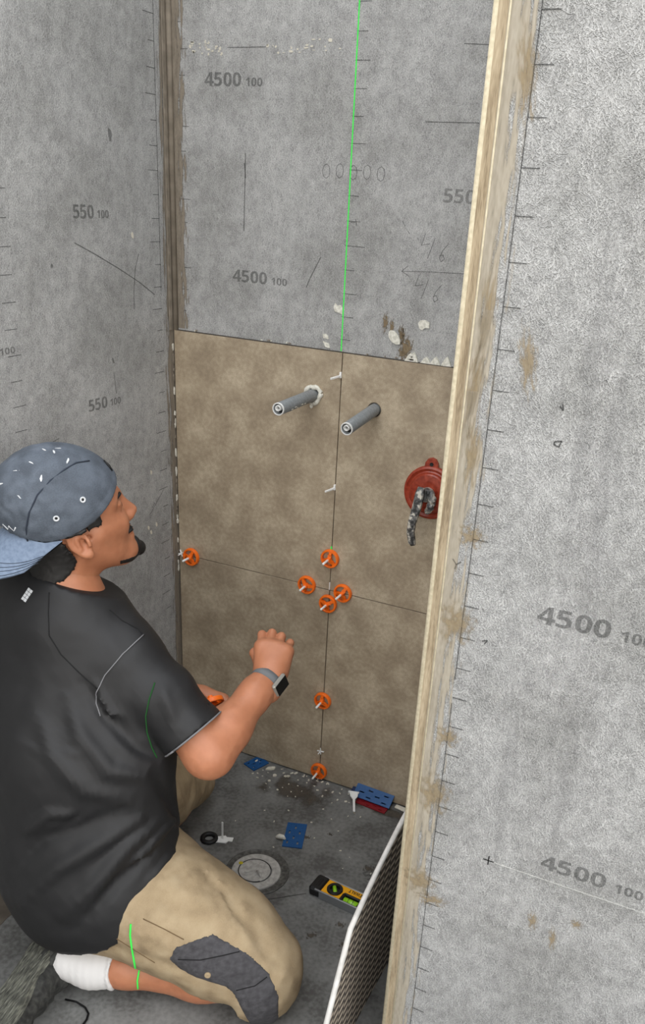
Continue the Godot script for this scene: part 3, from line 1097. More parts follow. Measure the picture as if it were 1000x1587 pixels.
func head_field() -> Field:
	var h := Field.new()
	h.egg(Vector3(-0.010, 0.030, 0), Vector3(0.097, 0.092, 0.077), 0.02)
	h.egg(Vector3(0.034, -0.032, 0), Vector3(0.064, 0.085, 0.061), 0.03)
	for s in [-1.0, 1.0]:
		h.cone(Vector3(-0.002, -0.048, 0.054 * s), Vector3(0.066, -0.101, 0.02 * s), 0.018, 0.017, 0.04)
		h.cone(Vector3(0.03, -0.024, 0.056 * s), Vector3(0.074, -0.034, 0.034 * s), 0.016, 0.017, 0.025)
		h.cone(Vector3(0.086, 0.016, 0.012 * s), Vector3(0.07, 0.018, 0.046 * s), 0.013, 0.011, 0.02)
	h.egg(Vector3(0.082, -0.104, 0), Vector3(0.018, 0.015, 0.022), 0.03)
	h.cone(Vector3(0.093, 0.006, 0), Vector3(0.114, -0.033, 0), 0.0085, 0.0115, 0.016)
	for s in [-1.0, 1.0]:
		h.egg(Vector3(0.103, -0.040, 0.011 * s), Vector3(0.010, 0.0075, 0.007), 0.010)
		h.egg(Vector3(0.094, 0.000, 0.031 * s), Vector3(0.013, 0.010, 0.015), 0.014, Basis(), true)
		h.egg(Vector3(0.082, -0.001, 0.031 * s), Vector3(0.0115, 0.0115, 0.0125), 0.004)
		h.cone(Vector3(0.094, 0.0055, 0.021 * s), Vector3(0.0845, 0.004, 0.044 * s), 0.0028, 0.0026, 0.004)
	h.egg(Vector3(0.097, -0.066, 0), Vector3(0.009, 0.0058, 0.022), 0.008)
	h.egg(Vector3(0.095, -0.078, 0), Vector3(0.009, 0.0066, 0.019), 0.008)
	h.cone(Vector3(0.108, -0.0715, -0.018), Vector3(0.108, -0.0715, 0.018), 0.0035, 0.0035, 0.006, true)
	# ears: a thin shell with a rolled rim, hollow and lobe
	for s in [-1.0, 1.0]:
		var eb := Basis(Vector3.FORWARD, 0.0) * Basis(Vector3.UP, -0.45 * s) * Basis(Vector3(0, 0, 1), 0.18)
		var ec := Vector3(-0.010, -0.020, 0.082 * s)
		h.egg(ec, Vector3(0.0165, 0.028, 0.006), 0.012, eb)
		var rim := []
		for i in 13:
			var t := -0.9 + i * 0.34
			rim.append(ec + eb * Vector3(0.0165 * sin(-t) * (1.05 if t < 2.0 else 0.9), 0.003 + 0.0285 * cos(t), 0.004 * s))
		for i in 12: h.cone(rim[i], rim[i + 1], 0.0042, 0.0042, 0.004)
		h.egg(ec + eb * Vector3(0.002, -0.028, 0.001 * s), Vector3(0.0075, 0.008, 0.0045), 0.008, eb)
		h.egg(ec + eb * Vector3(0.0035, -0.003, 0.007 * s), Vector3(0.0085, 0.0140, 0.0095), 0.004, eb, true)
		h.cone(ec + eb * Vector3(0.008, -0.003, 0.006 * s), ec + eb * Vector3(0.012, -0.002, -0.016 * s), 0.0055, 0.004, 0.003, true)
		h.cone(ec + eb * Vector3(0.0135, -0.001, 0.003 * s), ec + eb * Vector3(0.0125, -0.009, 0.004 * s), 0.0035, 0.003, 0.005)
		h.cone(ec + eb * Vector3(-0.004, 0.012, 0.004 * s), ec + eb * Vector3(-0.006, -0.010, 0.005 * s), 0.003, 0.003, 0.005)
	# neck, down to the collar
	var inv := head_x.affine_inverse()
	h.cone(Vector3(-0.030, -0.045, 0), inv * Vector3(0.232, 0.800, 0.700), 0.054, 0.062, 0.035)
	return h


# fingers as chains from the palm: root, then bends
func finger(f: Field, pts: Array, r: float):
	for i in pts.size() - 1:
		f.cone(pts[i], pts[i + 1], r * (1.0 - 0.1 * i), r * (1.0 - 0.1 * (i + 1)), 0.004)


func worker():
	var man := root3("person", Vector3(0.33, 0.0, 0.76))
	meta(man, "kneeling person in backwards blue cap, black t-shirt and khaki shorts, reaching to the tiles", "person")
	var home := Transform3D(Basis(), -man.position)
	head_x = Transform3D(Basis(Vector3(0.52303, 0.25685, -0.81269), Vector3(-0.13265, 0.96643, 0.22006), Vector3(0.84193, -0.0073, 0.53954)).orthonormalized(), Vector3(0.2334, 0.9580, 0.6754))
	# joints
	var NB := Vector3(0.236, 0.790, 0.700)
	var RS := Vector3(0.374, 0.704, 0.692)
	var LS := Vector3(0.112, 0.800, 0.665)
	var EL := Vector3(0.546, 0.545, 0.692)
	var WR := Vector3(0.5745, 0.632, 0.508)
	var LE := Vector3(0.205, 0.545, 0.520)
	var LW := Vector3(0.415, 0.545, 0.535)
	var HR := Vector3(0.37, 0.24, 0.765)
	var HL := Vector3(0.245, 0.26, 0.64)
	var KR := Vector3(0.70, 0.085, 0.750)
	var KL := Vector3(0.215, 0.085, 0.280)
	var AR := Vector3(0.372, 0.066, 0.866)
	var AL := Vector3(0.235, 0.070, 0.610)

	# ---- body: one skin
	var skin := Net.new()
	var b := Field.new()
	b.limb([head_x * Vector3(-0.030, -0.045, 0), Vector3(0.232, 0.800, 0.700)], [0.054, 0.062], 0.03)
	b.limb([Vector3(0.235, 0.77, 0.70), Vector3(0.25, 0.60, 0.72), Vector3(0.29, 0.42, 0.735), Vector3(0.31, 0.26, 0.72)], [0.07, 0.085, 0.085, 0.09], 0.05)
	b.limb([LS, Vector3(0.235, 0.755, 0.69), RS], [0.042, 0.052, 0.038], 0.04)
	b.limb([RS, RS.lerp(EL, 0.5), EL], [0.040, 0.045, 0.046], 0.015)
	b.limb([EL, EL.lerp(WR, 0.3), EL.lerp(WR, 0.75), WR], [0.046, 0.042, 0.0315, 0.0285], 0.025)
	b.limb([LS, LE], [0.046, 0.040], 0.03)
	b.limb([LE, LE.lerp(LW, 0.35), LW], [0.042, 0.040, 0.025], 0.03)
	b.limb([HR, KR], [0.09, 0.058], 0.04)
	b.limb([KR, KR.lerp(AR, 0.35), KR.lerp(AR, 0.8), AR], [0.052, 0.051, 0.037, 0.034], 0.03)
	b.limb([HL, KL], [0.09, 0.058], 0.04)
	b.limb([KL, KL.lerp(AL, 0.35), AL], [0.050, 0.050, 0.034], 0.03)
	b.limb([AR, Vector3(0.320, 0.075, 0.885)], [0.034, 0.030], 0.02)
	b.limb([AL, Vector3(0.225, 0.12, 0.655), Vector3(0.215, 0.06, 0.68)], [0.034, 0.030, 0.026], 0.02)
	skin.add(b, 0.009, 0.02, home)
	var hf := head_field()
	skin.add(hf, 0.0028, 0.012, home * head_x)
	# right hand: a loose fist seen from its back, the thumb side towards the wall
	var r := Field.new()
	var fw := (WR - EL).normalized()
	var fx := (Vector3(0.562, 0.672, 0.470) - WR).normalized()
	var side := Vector3(0.90, 0.06, -0.42)                # towards the little finger as the photograph shows it
	side = (side - fx * side.dot(fx)).normalized()
	var back := side.cross(fx).normalized()              # out of the back of the hand, towards the viewer
	if back.dot(cam.position - WR) < 0: back = -back
	var HB := Basis(side, fx, back)
	var hw := func(x: float, y: float, z: float) -> Vector3: return WR + HB * Vector3(x, y, z)
	r.cone(WR - fx * 0.03, WR + fx * 0.015, 0.0285, 0.026, 0.01)
	for i in 4:
		r.cone(hw.call(-0.014 + 0.0095 * i, 0.012, 0.0), hw.call(-0.029 + 0.0195 * i, 0.062 - 0.004 * absf(i - 1.0), 0.004), 0.019, 0.0135, 0.022)
	for i in 4:
		var x0 := -0.030 + 0.0198 * i
		var yk: float = [0.074, 0.079, 0.075, 0.066][i]
		var ln: float = [1.0, 1.08, 1.0, 0.82][i]
		finger(r, [hw.call(x0 * 0.9, yk - 0.012, 0.004), hw.call(x0 * 1.03, yk + 0.014 * ln, -0.010), hw.call(x0 * 0.95, yk + 0.006, -0.040 * ln), hw.call(x0 * 0.85, yk - 0.020, -0.046 * ln)], 0.0098 if i < 3 else 0.0088)
	finger(r, [hw.call(-0.026, 0.022, -0.008), hw.call(-0.042, 0.050, -0.022), hw.call(-0.030, 0.078, -0.040), hw.call(-0.018, 0.092, -0.047)], 0.0115)
	skin.add(r, 0.003, 0.01, home)
	# left hand: palm up towards the viewer's side, thumb laid over the cap it holds
	var l := Field.new()
	var fl := (Vector3(0.498, 0.540, 0.552) - LW).normalized()
	var ul := Vector3(0.0, 1.0, 0.0)
	ul = (ul - fl * ul.dot(fl)).normalized()
	var ol := fl.cross(ul)                                # towards the viewer
	if ol.dot(cam.position - LW) < 0: ol = -ol
	var LB := Basis(fl, ul, ol)
	var lw := func(x: float, y: float, z: float) -> Vector3: return LW + LB * Vector3(x, y, z)
	l.cone(lw.call(-0.04, 0, 0), lw.call(0.01, 0, 0), 0.025, 0.024, 0.01)
	for i in 4:
		l.cone(lw.call(0.012, 0.010 - 0.008 * i, -0.002), lw.call(0.060, 0.018 - 0.015 * i, -0.014), 0.017, 0.0125, 0.02)
	for i in 4:
		var y0 := 0.018 - 0.0165 * i
		var ln: float = [1.0, 1.08, 1.0, 0.8][i]
		finger(l, [lw.call(0.055, y0, -0.014), lw.call(0.055 + 0.036 * ln, y0 - 0.002, -0.014), lw.call(0.055 + 0.050 * ln, y0 - 0.006, 0.006), lw.call(0.055 + 0.038 * ln, y0 - 0.009, 0.020)], 0.0092 if i < 3 else 0.0082)
	finger(l, [lw.call(0.012, 0.014, 0.008), lw.call(0.042, 0.022, 0.026), lw.call(0.072, 0.016, 0.032), lw.call(0.094, 0.009, 0.028)], 0.0108)
	skin.add(l, 0.003, 0.01, home)
	var body := obj("body", skin.mesh(), M.skin, man)
	meta(body, "tanned skin of head, arms, hands and bare shin")

	clothes(man, home, b, hf, {"RS": RS, "LS": LS, "EL": EL, "WR": WR, "LE": LE, "HR": HR, "HL": HL, "KR": KR, "KL": KL, "AR": AR, "AL": AL})
	head_wear(man, home, hf)
	# watch: strap round the wrist, case and dark screen on its outer side
	fx = fw
	side = (side - fx * side.dot(fx)).normalized()
	back = (back - fx * back.dot(fx) - side * back.dot(side)).normalized()
	var wc := WR - fx * 0.012
	var ring := []
	for i in 33:
		var a := TAU * i / 32.0
		ring.append(wc + side * cos(a) * 0.0312 + back * sin(a) * 0.0302)
	var st := begin(true)
	for i in 32:
		var p0: Vector3 = ring[i]
		var p1: Vector3 = ring[i + 1]
		var n0 := (p0 - wc).normalized() * 0.0016
		var n1 := (p1 - wc).normalized() * 0.0016
		var e := fx * 0.0085
		quad(st, p0 + n0 + e, p1 + n1 + e, p1 + n1 - e, p0 + n0 - e)
		quad(st, p0 - n0 - e, p1 - n1 - e, p1 - n1 + e, p0 - n0 + e)
		quad(st, p0 - n0 + e, p1 - n1 + e, p1 + n1 + e, p0 + n0 + e)
		quad(st, p0 + n0 - e, p1 + n1 - e, p1 - n1 - e, p0 - n0 - e)
	var watch := obj("wristwatch", done(st), M.strap, man, home)
	meta(watch, "grey strapped square wristwatch")
	var cn := (side * 0.94 + back * 0.30).normalized()
	var cb := Basis(cn.cross(fx).normalized(), cn, fx)
	cb = Basis(fx.cross(cn).normalized(), cn, fx).orthonormalized()
	obj("watch_case", box(wc + cn * 0.0355, Vector3(0.034, 0.010, 0.040), 0.0035, cb), M.watch_case, watch)
	obj("watch_screen", box(wc + cn * 0.0410, Vector3(0.029, 0.002, 0.035), 0.0009, cb), M.screen, watch)


func clothes(man: Node3D, home: Transform3D, b: Field, hf: Field, J: Dictionary):
	var cn := noise(5, 9.0, 3)
	# ---- t-shirt
	var s := Field.new()
	s.limb([Vector3(0.135, 0.775, 0.685), Vector3(0.165, 0.55, 0.715), Vector3(0.21, 0.28, 0.735)], [0.088, 0.125, 0.135], 0.06)
	s.limb([Vector3(0.345, 0.30, 0.765), Vector3(0.395, 0.20, 0.800)], [0.13, 0.115], 0.05)
	s.limb([Vector3(0.28, 0.25, 0.785), Vector3(0.31, 0.185, 0.83)], [0.13, 0.100], 0.05)
	s.limb([Vector3(0.325, 0.685, 0.698), Vector3(0.345, 0.50, 0.735), Vector3(0.35, 0.27, 0.765)], [0.080, 0.114, 0.140], 0.06)
	s.limb([Vector3(0.24, 0.735, 0.70), Vector3(0.26, 0.50, 0.75), Vector3(0.275, 0.24, 0.785)], [0.105, 0.135, 0.150], 0.06)
	s.cone(Vector3(0.225, 0.770, 0.700), Vector3(0.240, 0.828, 0.695), 0.085, 0.066, 0.05)
	s.limb([Vector3(0.12, 0.78, 0.672), Vector3(0.24, 0.758, 0.69), Vector3(0.352, 0.700, 0.69)], [0.066, 0.071, 0.056], 0.06)
	var slv := Field.new()
	slv.limb([J.RS + Vector3(-0.01, 0.0, 0.0), J.RS.lerp(J.EL, 0.4), J.RS.lerp(J.EL, 0.95)], [0.054, 0.060, 0.0655], 0.03)
	s.also = slv
	s.lo = s.lo.min(slv.lo)
	s.hi = s.hi.max(slv.hi)
	s.limb([J.LS, J.LS.lerp(J.LE, 0.8)], [0.066, 0.066], 0.05)
	# folds measured on the smooth shirt
	s.post = func(p: Vector3, d: float) -> float: return minf(d, slv.raw(p, slv.prims))
	var fo := Folds.new()
	for e in [
		[[[35, 1400], [90, 1345], [150, 1310], [215, 1270]], 0.016, 0.012], [[[20, 1345], [70, 1300], [120, 1285], [190, 1255]], 0.014, -0.008],
		[[[40, 1290], [75, 1262], [112, 1262]], 0.011, 0.010], [[[60, 1310], [100, 1285], [125, 1262]], 0.010, -0.008],
		[[[95, 1420], [150, 1370], [200, 1310], [255, 1270]], 0.016, 0.011], [[[120, 1440], [180, 1370], [235, 1320]], 0.012, -0.008],
		[[[205, 1340], [250, 1290], [275, 1262]], 0.013, 0.010], [[[225, 1375], [262, 1330], [295, 1300]], 0.012, 0.008],
		[[[130, 1060], [165, 1110], [215, 1160], [245, 1175]], 0.012, -0.010], [[[105, 1080], [125, 1140], [170, 1195], [225, 1205]], 0.016, 0.008],
		[[[60, 1110], [80, 1170], [130, 1225], [200, 1240]], 0.018, 0.006], [[[150, 1065], [175, 1120], [200, 1140]], 0.010, 0.008],
		[[[190, 1020], [195, 1070], [190, 1110]], 0.010, 0.004], [[[250, 1060], [262, 1100], [270, 1130]], 0.012, 0.004],
		[[[20, 1150], [60, 1164], [110, 1168], [165, 1165]], 0.007, 0.003], [[[240, 1200], [262, 1240], [280, 1280]], 0.014, -0.008],
	]:
		fo.line(trace(s, e[0], 4), e[1] * 0.8, e[2] * 1.8)
	var hemA := Vector3(0.330, 0.133, 0.886)
	var hemB := Vector3(0.460, 0.208, 0.871)
	var hemC := Vector3(0.528, 0.333, 0.725)
	var hn := (hemB - hemA).cross(hemC - hemA).normalized()
	if hn.y > 0: hn = -hn
	var cuff: Vector3 = J.RS.lerp(J.EL, 0.80)
	var cd: Vector3 = (J.EL - J.RS).normalized()
	var lcuff: Vector3 = J.LS.lerp(J.LE, 0.72)
	var lcd: Vector3 = (J.LE - J.LS).normalized()
	var collar := Vector3(0.245, 0.838, 0.695)
	var nd := Vector3(0.18, 0.93, -0.32).normalized()
	var inner := Field.new()
	inner.limb([J.RS, J.EL + cd * 0.02], [0.050, 0.053], 0.02)
	s.post = func(p: Vector3, d: float) -> float:
		d = maxf(d, (p - hemA).dot(hn) + 0.006 * sin(p.x * 40.0))
		var t := (p - cuff).dot(cd)
		if t > -0.35 and t < 0.05:
			var e := maxf(slv.raw(p, slv.prims), t)
			if t > -0.03: e = maxf(e, -inner.raw(p, inner.prims))
			var k := 0.045 * clampf(-t / 0.12, 0.02, 1.0)
			var h := maxf(k - absf(d - e), 0.0) / k
			d = minf(d, e) - h * h * k * 0.25
		d -= fo.push(p) + cn.get_noise_3dv(p) * 0.004
		var tl := (p - lcuff).dot(lcd)
		if tl > -0.05 and (p - lcuff).length() < 0.11: d = maxf(d, tl)
		var c := (p - collar).dot(nd)
		if c > -0.06 and (p - collar).length() < 0.16: d = maxf(d, c)
		return d
	var shirt := obj("t_shirt", netted(s, 0.0068, home, 0.025), M.shirt, man)
	meta(shirt, "black short-sleeved t-shirt with pale sleeve piping")
	# seams and pale piping lie on the finished cloth
	obj("sleeve_piping", tube_mesh(trace(s, [[222, 984], [190, 1014], [163, 1046], [150, 1072], [149, 1090], [155, 1110]], 5, 0.0014), 0.0011, 6), M.piping, shirt, home)
	var ring := []
	var cf := frame_of(cd)
	for i in 33:
		var dr := cf.x * cos(TAU * i / 32.0) + cf.z * sin(TAU * i / 32.0)
		var q := 0.03
		while q < 0.12 and s.at(cuff - cd * 0.003 + dr * q) < 0.0 or q < 0.058: q += 0.0006
		ring.append(cuff - cd * 0.001 + dr * q)
	obj("cuff_piping", tube_mesh(ring, 0.0018, 6), M.piping, shirt, home)
	obj("seam", tube_mesh(trace(s, [[76, 918], [75, 950], [76, 985], [95, 1015], [122, 1042], [150, 1068]], 5, 0.0001), 0.0011, 6), M.seam, shirt, home)
	obj("seam", tube_mesh(trace(s, [[224, 985], [215, 975], [190, 962], [170, 945]], 5, 0.0001), 0.0011, 6), M.seam, shirt, home)
	# woven emblem below the collar: a leaning patch of small white blocks
	var e0 := on_surface(s, 43, 922)
	var en := s.normal(e0)
	var ex := (on_surface(s, 50, 926) - on_surface(s, 36, 918)).normalized()
	var ey := en.cross(ex).normalized()
	var st := begin()
	for row in 4:
		for col in 2:
			var c := Vector2(-0.0035 + col * 0.0072 - row * 0.0009, 0.0096 - row * 0.0064 - col * 0.001)
			plate(st, e0 + en * 0.0001, ex, ey, PackedVector2Array([c + Vector2(-0.0030, -0.0027), c + Vector2(0.0028, -0.0030), c + Vector2(0.0032, 0.0024), c + Vector2(-0.0026, 0.0029)]), 0.0009)
	obj("emblem", done(st), M.paint, shirt, home)

	# ---- work shorts
	var k := Field.new()
	k.limb([Vector3(0.36, 0.225, 0.775), Vector3(0.50, 0.185, 0.760), Vector3(0.61, 0.140, 0.745), Vector3(0.695, 0.105, 0.738)], [0.135, 0.118, 0.105, 0.086], 0.05)
	k.egg(Vector3(0.33, 0.185, 0.80), Vector3(0.125, 0.110, 0.105), 0.05)
	k.limb([J.HL, J.HL.lerp(J.KL, 0.5), J.KL], [0.120, 0.090, 0.068], 0.05)
	k.cone(Vector3(0.36, 0.21, 0.72), Vector3(0.25, 0.22, 0.64), 0.12, 0.11, 0.06)
	var sl := Field.new()          # the right trouser leg below the knee
	var shin: Vector3 = (J.AR - J.KR).normalized()
	sl.limb([J.KR + Vector3(0.0, -0.006, 0.0), J.KR.lerp(J.AR, 0.5)], [0.080, 0.064], 0.02)
	var hole := Field.new()
	hole.limb([J.KR, J.KR.lerp(J.AR, 0.35), J.KR.lerp(J.AR, 0.8)], [0.056, 0.0555, 0.040], 0.02)
	var hem: Vector3 = J.KR.lerp(J.AR, 0.13)
	var hemd := (shin + Vector3(0.0, -0.25, 0.1)).normalized()
	var kf := Folds.new()
	for e in [
		[[[215, 1395], [260, 1420], [300, 1450]], 0.010, -0.004], [[[240, 1350], [300, 1390], [360, 1440], [410, 1500]], 0.020, 0.007],
		[[[300, 1330], [350, 1390], [400, 1450], [440, 1510]], 0.014, -0.006], [[[150, 1460], [210, 1480], [270, 1500], [330, 1528]], 0.012, -0.007],
		[[[200, 1440], [240, 1455], [275, 1470]], 0.010, 0.005], [[[270, 1205], [283, 1250], [296, 1290]], 0.009, 0.009], [[[300, 1210], [296, 1250], [302, 1285]], 0.009, -0.009],
		[[[320, 1215], [305, 1245], [303, 1270]], 0.007, 0.006], [[[395, 1560], [425, 1530], [450, 1500]], 0.010, 0.006], [[[340, 1360], [345, 1400], [370, 1440]], 0.014, 0.005],
		[[[250, 1400], [280, 1440], [330, 1470], [390, 1510]], 0.014, 0.004], [[[262, 1385], [300, 1370], [330, 1345]], 0.012, 0.004],
	]:
		kf.line(trace(k, e[0], 4), e[1], e[2])
	var kn := noise(6, 14.0, 3)
	k.lo.y = -0.01
	k.post = func(p: Vector3, d: float) -> float:
		d -= kf.push(p) + kn.get_noise_3dv(p) * 0.004
		var e := sl.raw(p, sl.prims) - kn.get_noise_3dv(p * 1.7) * 0.004
		e = maxf(e, (p - hem).dot(hemd))
		var h := maxf(0.02 - absf(d - e), 0.0) / 0.02
		d = minf(d, e) - h * h * 0.005
		if (p - J.KR).dot(shin) > -0.01: d = maxf(d, -(hole.raw(p, hole.prims) - 0.001))
		return maxf(d, 0.004 - p.y)
	k.also = sl
	k.lo = k.lo.min(sl.lo)
	k.hi = k.hi.max(sl.hi)
	var shorts := obj("work_shorts", netted(k, 0.0068, home, 0.02), M.khaki, man)
	meta(shorts, "dusty khaki work shorts")
	# dark reinforced pocket over the outer thigh and knee: a thicker layer within an outline
	var eye := cam.position
	var o0 := on_surface(k, 350, 1500)
	var vz := (eye - o0).normalized()
	var vx := Vector3.UP.cross(vz).normalized()
	var vy := vz.cross(vx)
	var poly := PackedVector2Array()
	for q in [[262, 1487], [272, 1468], [330, 1447], [385, 1478], [418, 1508], [434, 1545], [437, 1600], [395, 1600], [380, 1575], [362, 1540], [350, 1530], [300, 1514], [275, 1500]]:
		# outline points carried along the pixel's sight to the depth of the thigh, then flattened into the pocket's plane
		var dd := sight(q[0], q[1])
		var pt := eye + dd * ((o0 - eye).dot(vz) / dd.dot(vz))
		poly.append(Vector2((pt - o0).dot(vx), (pt - o0).dot(vy)))
	var pk := Field.new()
	pk.prims = k.prims
	pk.also = sl
	pk.lo = Vector3(0.42, 0.0, 0.62)
	pk.hi = Vector3(0.80, 0.26, 0.88)
	pk.post = func(p: Vector3, d: float) -> float:
		var q := Vector2((p - o0).dot(vx), (p - o0).dot(vy))
		var m := 1e3
		for i in poly.size():
			m = minf(m, Geometry2D.get_closest_point_to_segment(q, poly[i], poly[(i + 1) % poly.size()]).distance_to(q))
		if Geometry2D.is_point_in_polygon(q, poly): m = -m
		if m > 0.02: return m
		d = k.post.call(p, d) - 0.0022
		# only the outer skin that faces up and out
		return maxf(maxf(d, m), -(d + 0.02))
	obj("knee_pocket", netted(pk, 0.0046, home, 0.004), M.pocket, shorts).set_meta("label", "dark grey reinforced knee pocket")
	var rv := on_surface(pk, 322, 1511)
	obj("rivet", lathe_mesh(rv, [Vector2(0.0062, 0), Vector2(0.006, 0.0022), Vector2(0.004, 0.003), Vector2(0.0005, 0.0026)], 16, frame_of(pk.normal(rv))), M.khaki, shorts, home)
	obj("pocket_seam", tube_mesh(trace(pk, [[276, 1487], [310, 1488], [345, 1481], [378, 1473]], 5, 0.0003), 0.0010, 6), M.seam, shorts, home)
	obj("pocket_seam", tube_mesh(trace(pk, [[366, 1535], [395, 1528], [414, 1514]], 4, 0.0003), 0.0010, 6), M.seam, shorts, home)
	obj("stitching", tube_mesh(trace(k, [[222, 1424], [255, 1440], [285, 1456]], 5, 0.0002), 0.0010, 6), M.khaki_stitch, shorts, home)
	obj("stitching", tube_mesh(trace(k, [[178, 1453], [205, 1470], [240, 1492]], 5, 0.0002), 0.0010, 6), M.khaki_stitch, shorts, home)
	# green laser light crossing the worker, painted as thin glowing tubes
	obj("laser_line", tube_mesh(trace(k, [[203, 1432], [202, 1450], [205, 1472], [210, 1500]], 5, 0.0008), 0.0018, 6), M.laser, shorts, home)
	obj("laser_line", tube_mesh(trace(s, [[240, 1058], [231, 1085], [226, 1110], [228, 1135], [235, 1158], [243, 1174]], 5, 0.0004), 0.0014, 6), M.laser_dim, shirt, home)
	var leg := Field.new()
	leg.limb([J.KR, J.KR.lerp(J.AR, 0.35), J.KR.lerp(J.AR, 0.8), J.AR], [0.052, 0.051, 0.037, 0.034], 0.03)
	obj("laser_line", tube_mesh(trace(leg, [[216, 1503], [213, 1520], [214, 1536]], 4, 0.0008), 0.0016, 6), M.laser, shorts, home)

	# ---- sock: ribbed, gathered at the ankle
	var so := Field.new()
	so.limb([J.KR.lerp(J.AR, 0.84), J.AR, Vector3(0.325, 0.078, 0.882)], [0.0435, 0.0440, 0.044], 0.02)
	var sh := Field.new()
	sh.limb([J.KR.lerp(J.AR, 0.6), J.KR.lerp(J.AR, 0.8), J.AR], [0.0405, 0.0370, 0.033], 0.02)
	var top: Vector3 = J.KR.lerp(J.AR, 0.855)
	so.post = func(p: Vector3, d: float) -> float:
		var t := (p - top).dot(shin)
		d -= 0.0005 * sin(t * 420.0) + (0.0028 if t < 0.008 else 0.0)
		d = maxf(d, -t + 0.003 * sin(p.y * 90.0))
		return maxf(d, -(sh.raw(p, sh.prims) + 0.001))
	obj("sock", netted(so, 0.004, home, 0.01), M.sock, man).set_meta("label", "white ankle sock")
	shoe(man, home, Vector3(0.268, 0.108, 0.850), Vector3(0.312, 0.075, 1.09), Vector3(-0.38, 0.92, 0.10), "shoe", J)
	shoe(man, home, Vector3(0.215, 0.235, 0.63), Vector3(0.195, 0.0, 0.73), Vector3(-0.15, 0.35, 0.9), "shoe", J)
	# padded collar of the right shoe round the sock
	var rim := []
	for i in 25:
		var a := TAU * i / 24.0
		rim.append(Vector3(0.318, 0.068, 0.888) + (Vector3(-0.25, 0.1, 0.95) * cos(a) * 0.040 + Vector3(0.1, 0.98, -0.05) * sin(a) * 0.042))
	obj("shoe_collar", tube_mesh(rim, 0.010, 8), M.shoe, man, home)
	obj("shoe_collar", tube_mesh(rim.map(func(q): return q + Vector3(-0.016, 0.0, 0.008)), 0.013, 8), M.shoe, man, home)


# a worn trainer from heel to toe, its sole facing along out
func shoe(man: Node3D, home: Transform3D, heel: Vector3, toe: Vector3, out: Vector3, called: String, J: Dictionary):
	var len := 0.275
	var d := (toe - heel).normalized()
	var n := (out - d * out.dot(d)).normalized()
	var w := d.cross(n)
	var P := func(t: float, up: float, sd: float) -> Vector3: return heel + d * (t * len) - n * up + w * sd
	var f := Field.new()
	f.egg(P.call(0.06, 0.040, 0), Vector3(0.040, 0.046, 0.034), 0.03, Basis(d, n, w))
	f.limb([P.call(0.08, 0.045, 0), P.call(0.45, 0.036, 0.002), P.call(0.72, 0.026, 0.004), P.call(0.9, 0.020, 0.002)], [0.037, 0.038, 0.037, 0.027], 0.03)
	f.cone(P.call(0.10, 0.050, 0), P.call(0.22, 0.082, 0), 0.036, 0.040, 0.03)
	var ft := heel
	var wn := noise(9, 26.0, 3)
	var hollow := Field.new()
	hollow.cone(P.call(0.10, 0.07, 0), P.call(0.16, 0.16, 0), 0.031, 0.036, 0.01)
	f.post = func(p: Vector3, e: float) -> float:
		var q := p - ft
		var t := q.dot(d) / len
		var h := -q.dot(n)
		e -= wn.get_noise_3dv(p) * 0.005 + 0.0018 * sin(t * 60.0 + h * 90.0) * smoothstep(0.3, 0.5, t)
		e = maxf(e, h - 0.088 + 0.02 * t)
		e = maxf(e, 0.004 - h)
		return maxf(e, -(hollow.raw(p, hollow.prims)))
	var up := obj(called, netted(f, 0.0052, home, 0.012), M.shoe, man)
	up.set_meta("label", "worn dark grey work shoe with dusty sole")
	# sole: a thick outline with a waist, ridged at its side
	var st := begin()
	var ol := PackedVector2Array()
	for i in 40:
		var a := TAU * i / 40.0
		var x := 0.5 - 0.53 * cos(a)
		var wd := 0.036 + 0.010 * smoothstep(0.35, 0.8, x) - 0.006 * exp(-pow((x - 0.42) / 0.15, 2.0))
		var y := wd * signf(sin(a)) * pow(absf(sin(a)), 0.5)
		ol.append(Vector2(x * len, y))
	plate(st, P.call(0.0, 0.010, 0), d, w, ol, -0.016 if d.cross(w).dot(n) < 0 else 0.016)
	for i in 5:
		chamfer(st, P.call(0.5, -0.0062, -0.028 + i * 0.014), Vector3(0.22 - absf(i - 2) * 0.018, 0.004, 0.0085), 0.0012, Basis(d, n, w))
	obj("sole", done(st), M.sole, up, home)
	var lace := begin(true)
	for i in 4:
		var t := 0.34 + i * 0.085
		var h := 0.072 - i * 0.009
		tube(lace, [P.call(t, h - 0.012, -0.024), P.call(t + 0.01, h + 0.003, 0.0), P.call(t + 0.02, h - 0.012, 0.024)], 0.0024, 6)
	obj("laces", done(lace), M.shoe, up, home)
	if called == "shoe" and heel.x > 0.2:
		obj("laces", tube_mesh([Vector3(0.345, 0.012, 0.925), Vector3(0.368, 0.010, 0.918), Vector3(0.390, 0.006, 0.918), Vector3(0.404, 0.004, 0.925), Vector3(0.410, 0.004, 0.938), Vector3(0.411, 0.003, 0.953), Vector3(0.408, 0.003, 0.972), Vector3(0.40, 0.003, 0.99)], 0.0022, 6), M.rubber, up, home)


func cap_line(f: float, l: float) -> float:
	return 0.005 + 0.20 * f + 2.2 * f * f + (0.026 if f < 0 else 0.0) * pow(clampf(1.0 - absf(l) / 0.075, 0, 1), 0.8) * clampf(-f / 0.09, 0, 1)


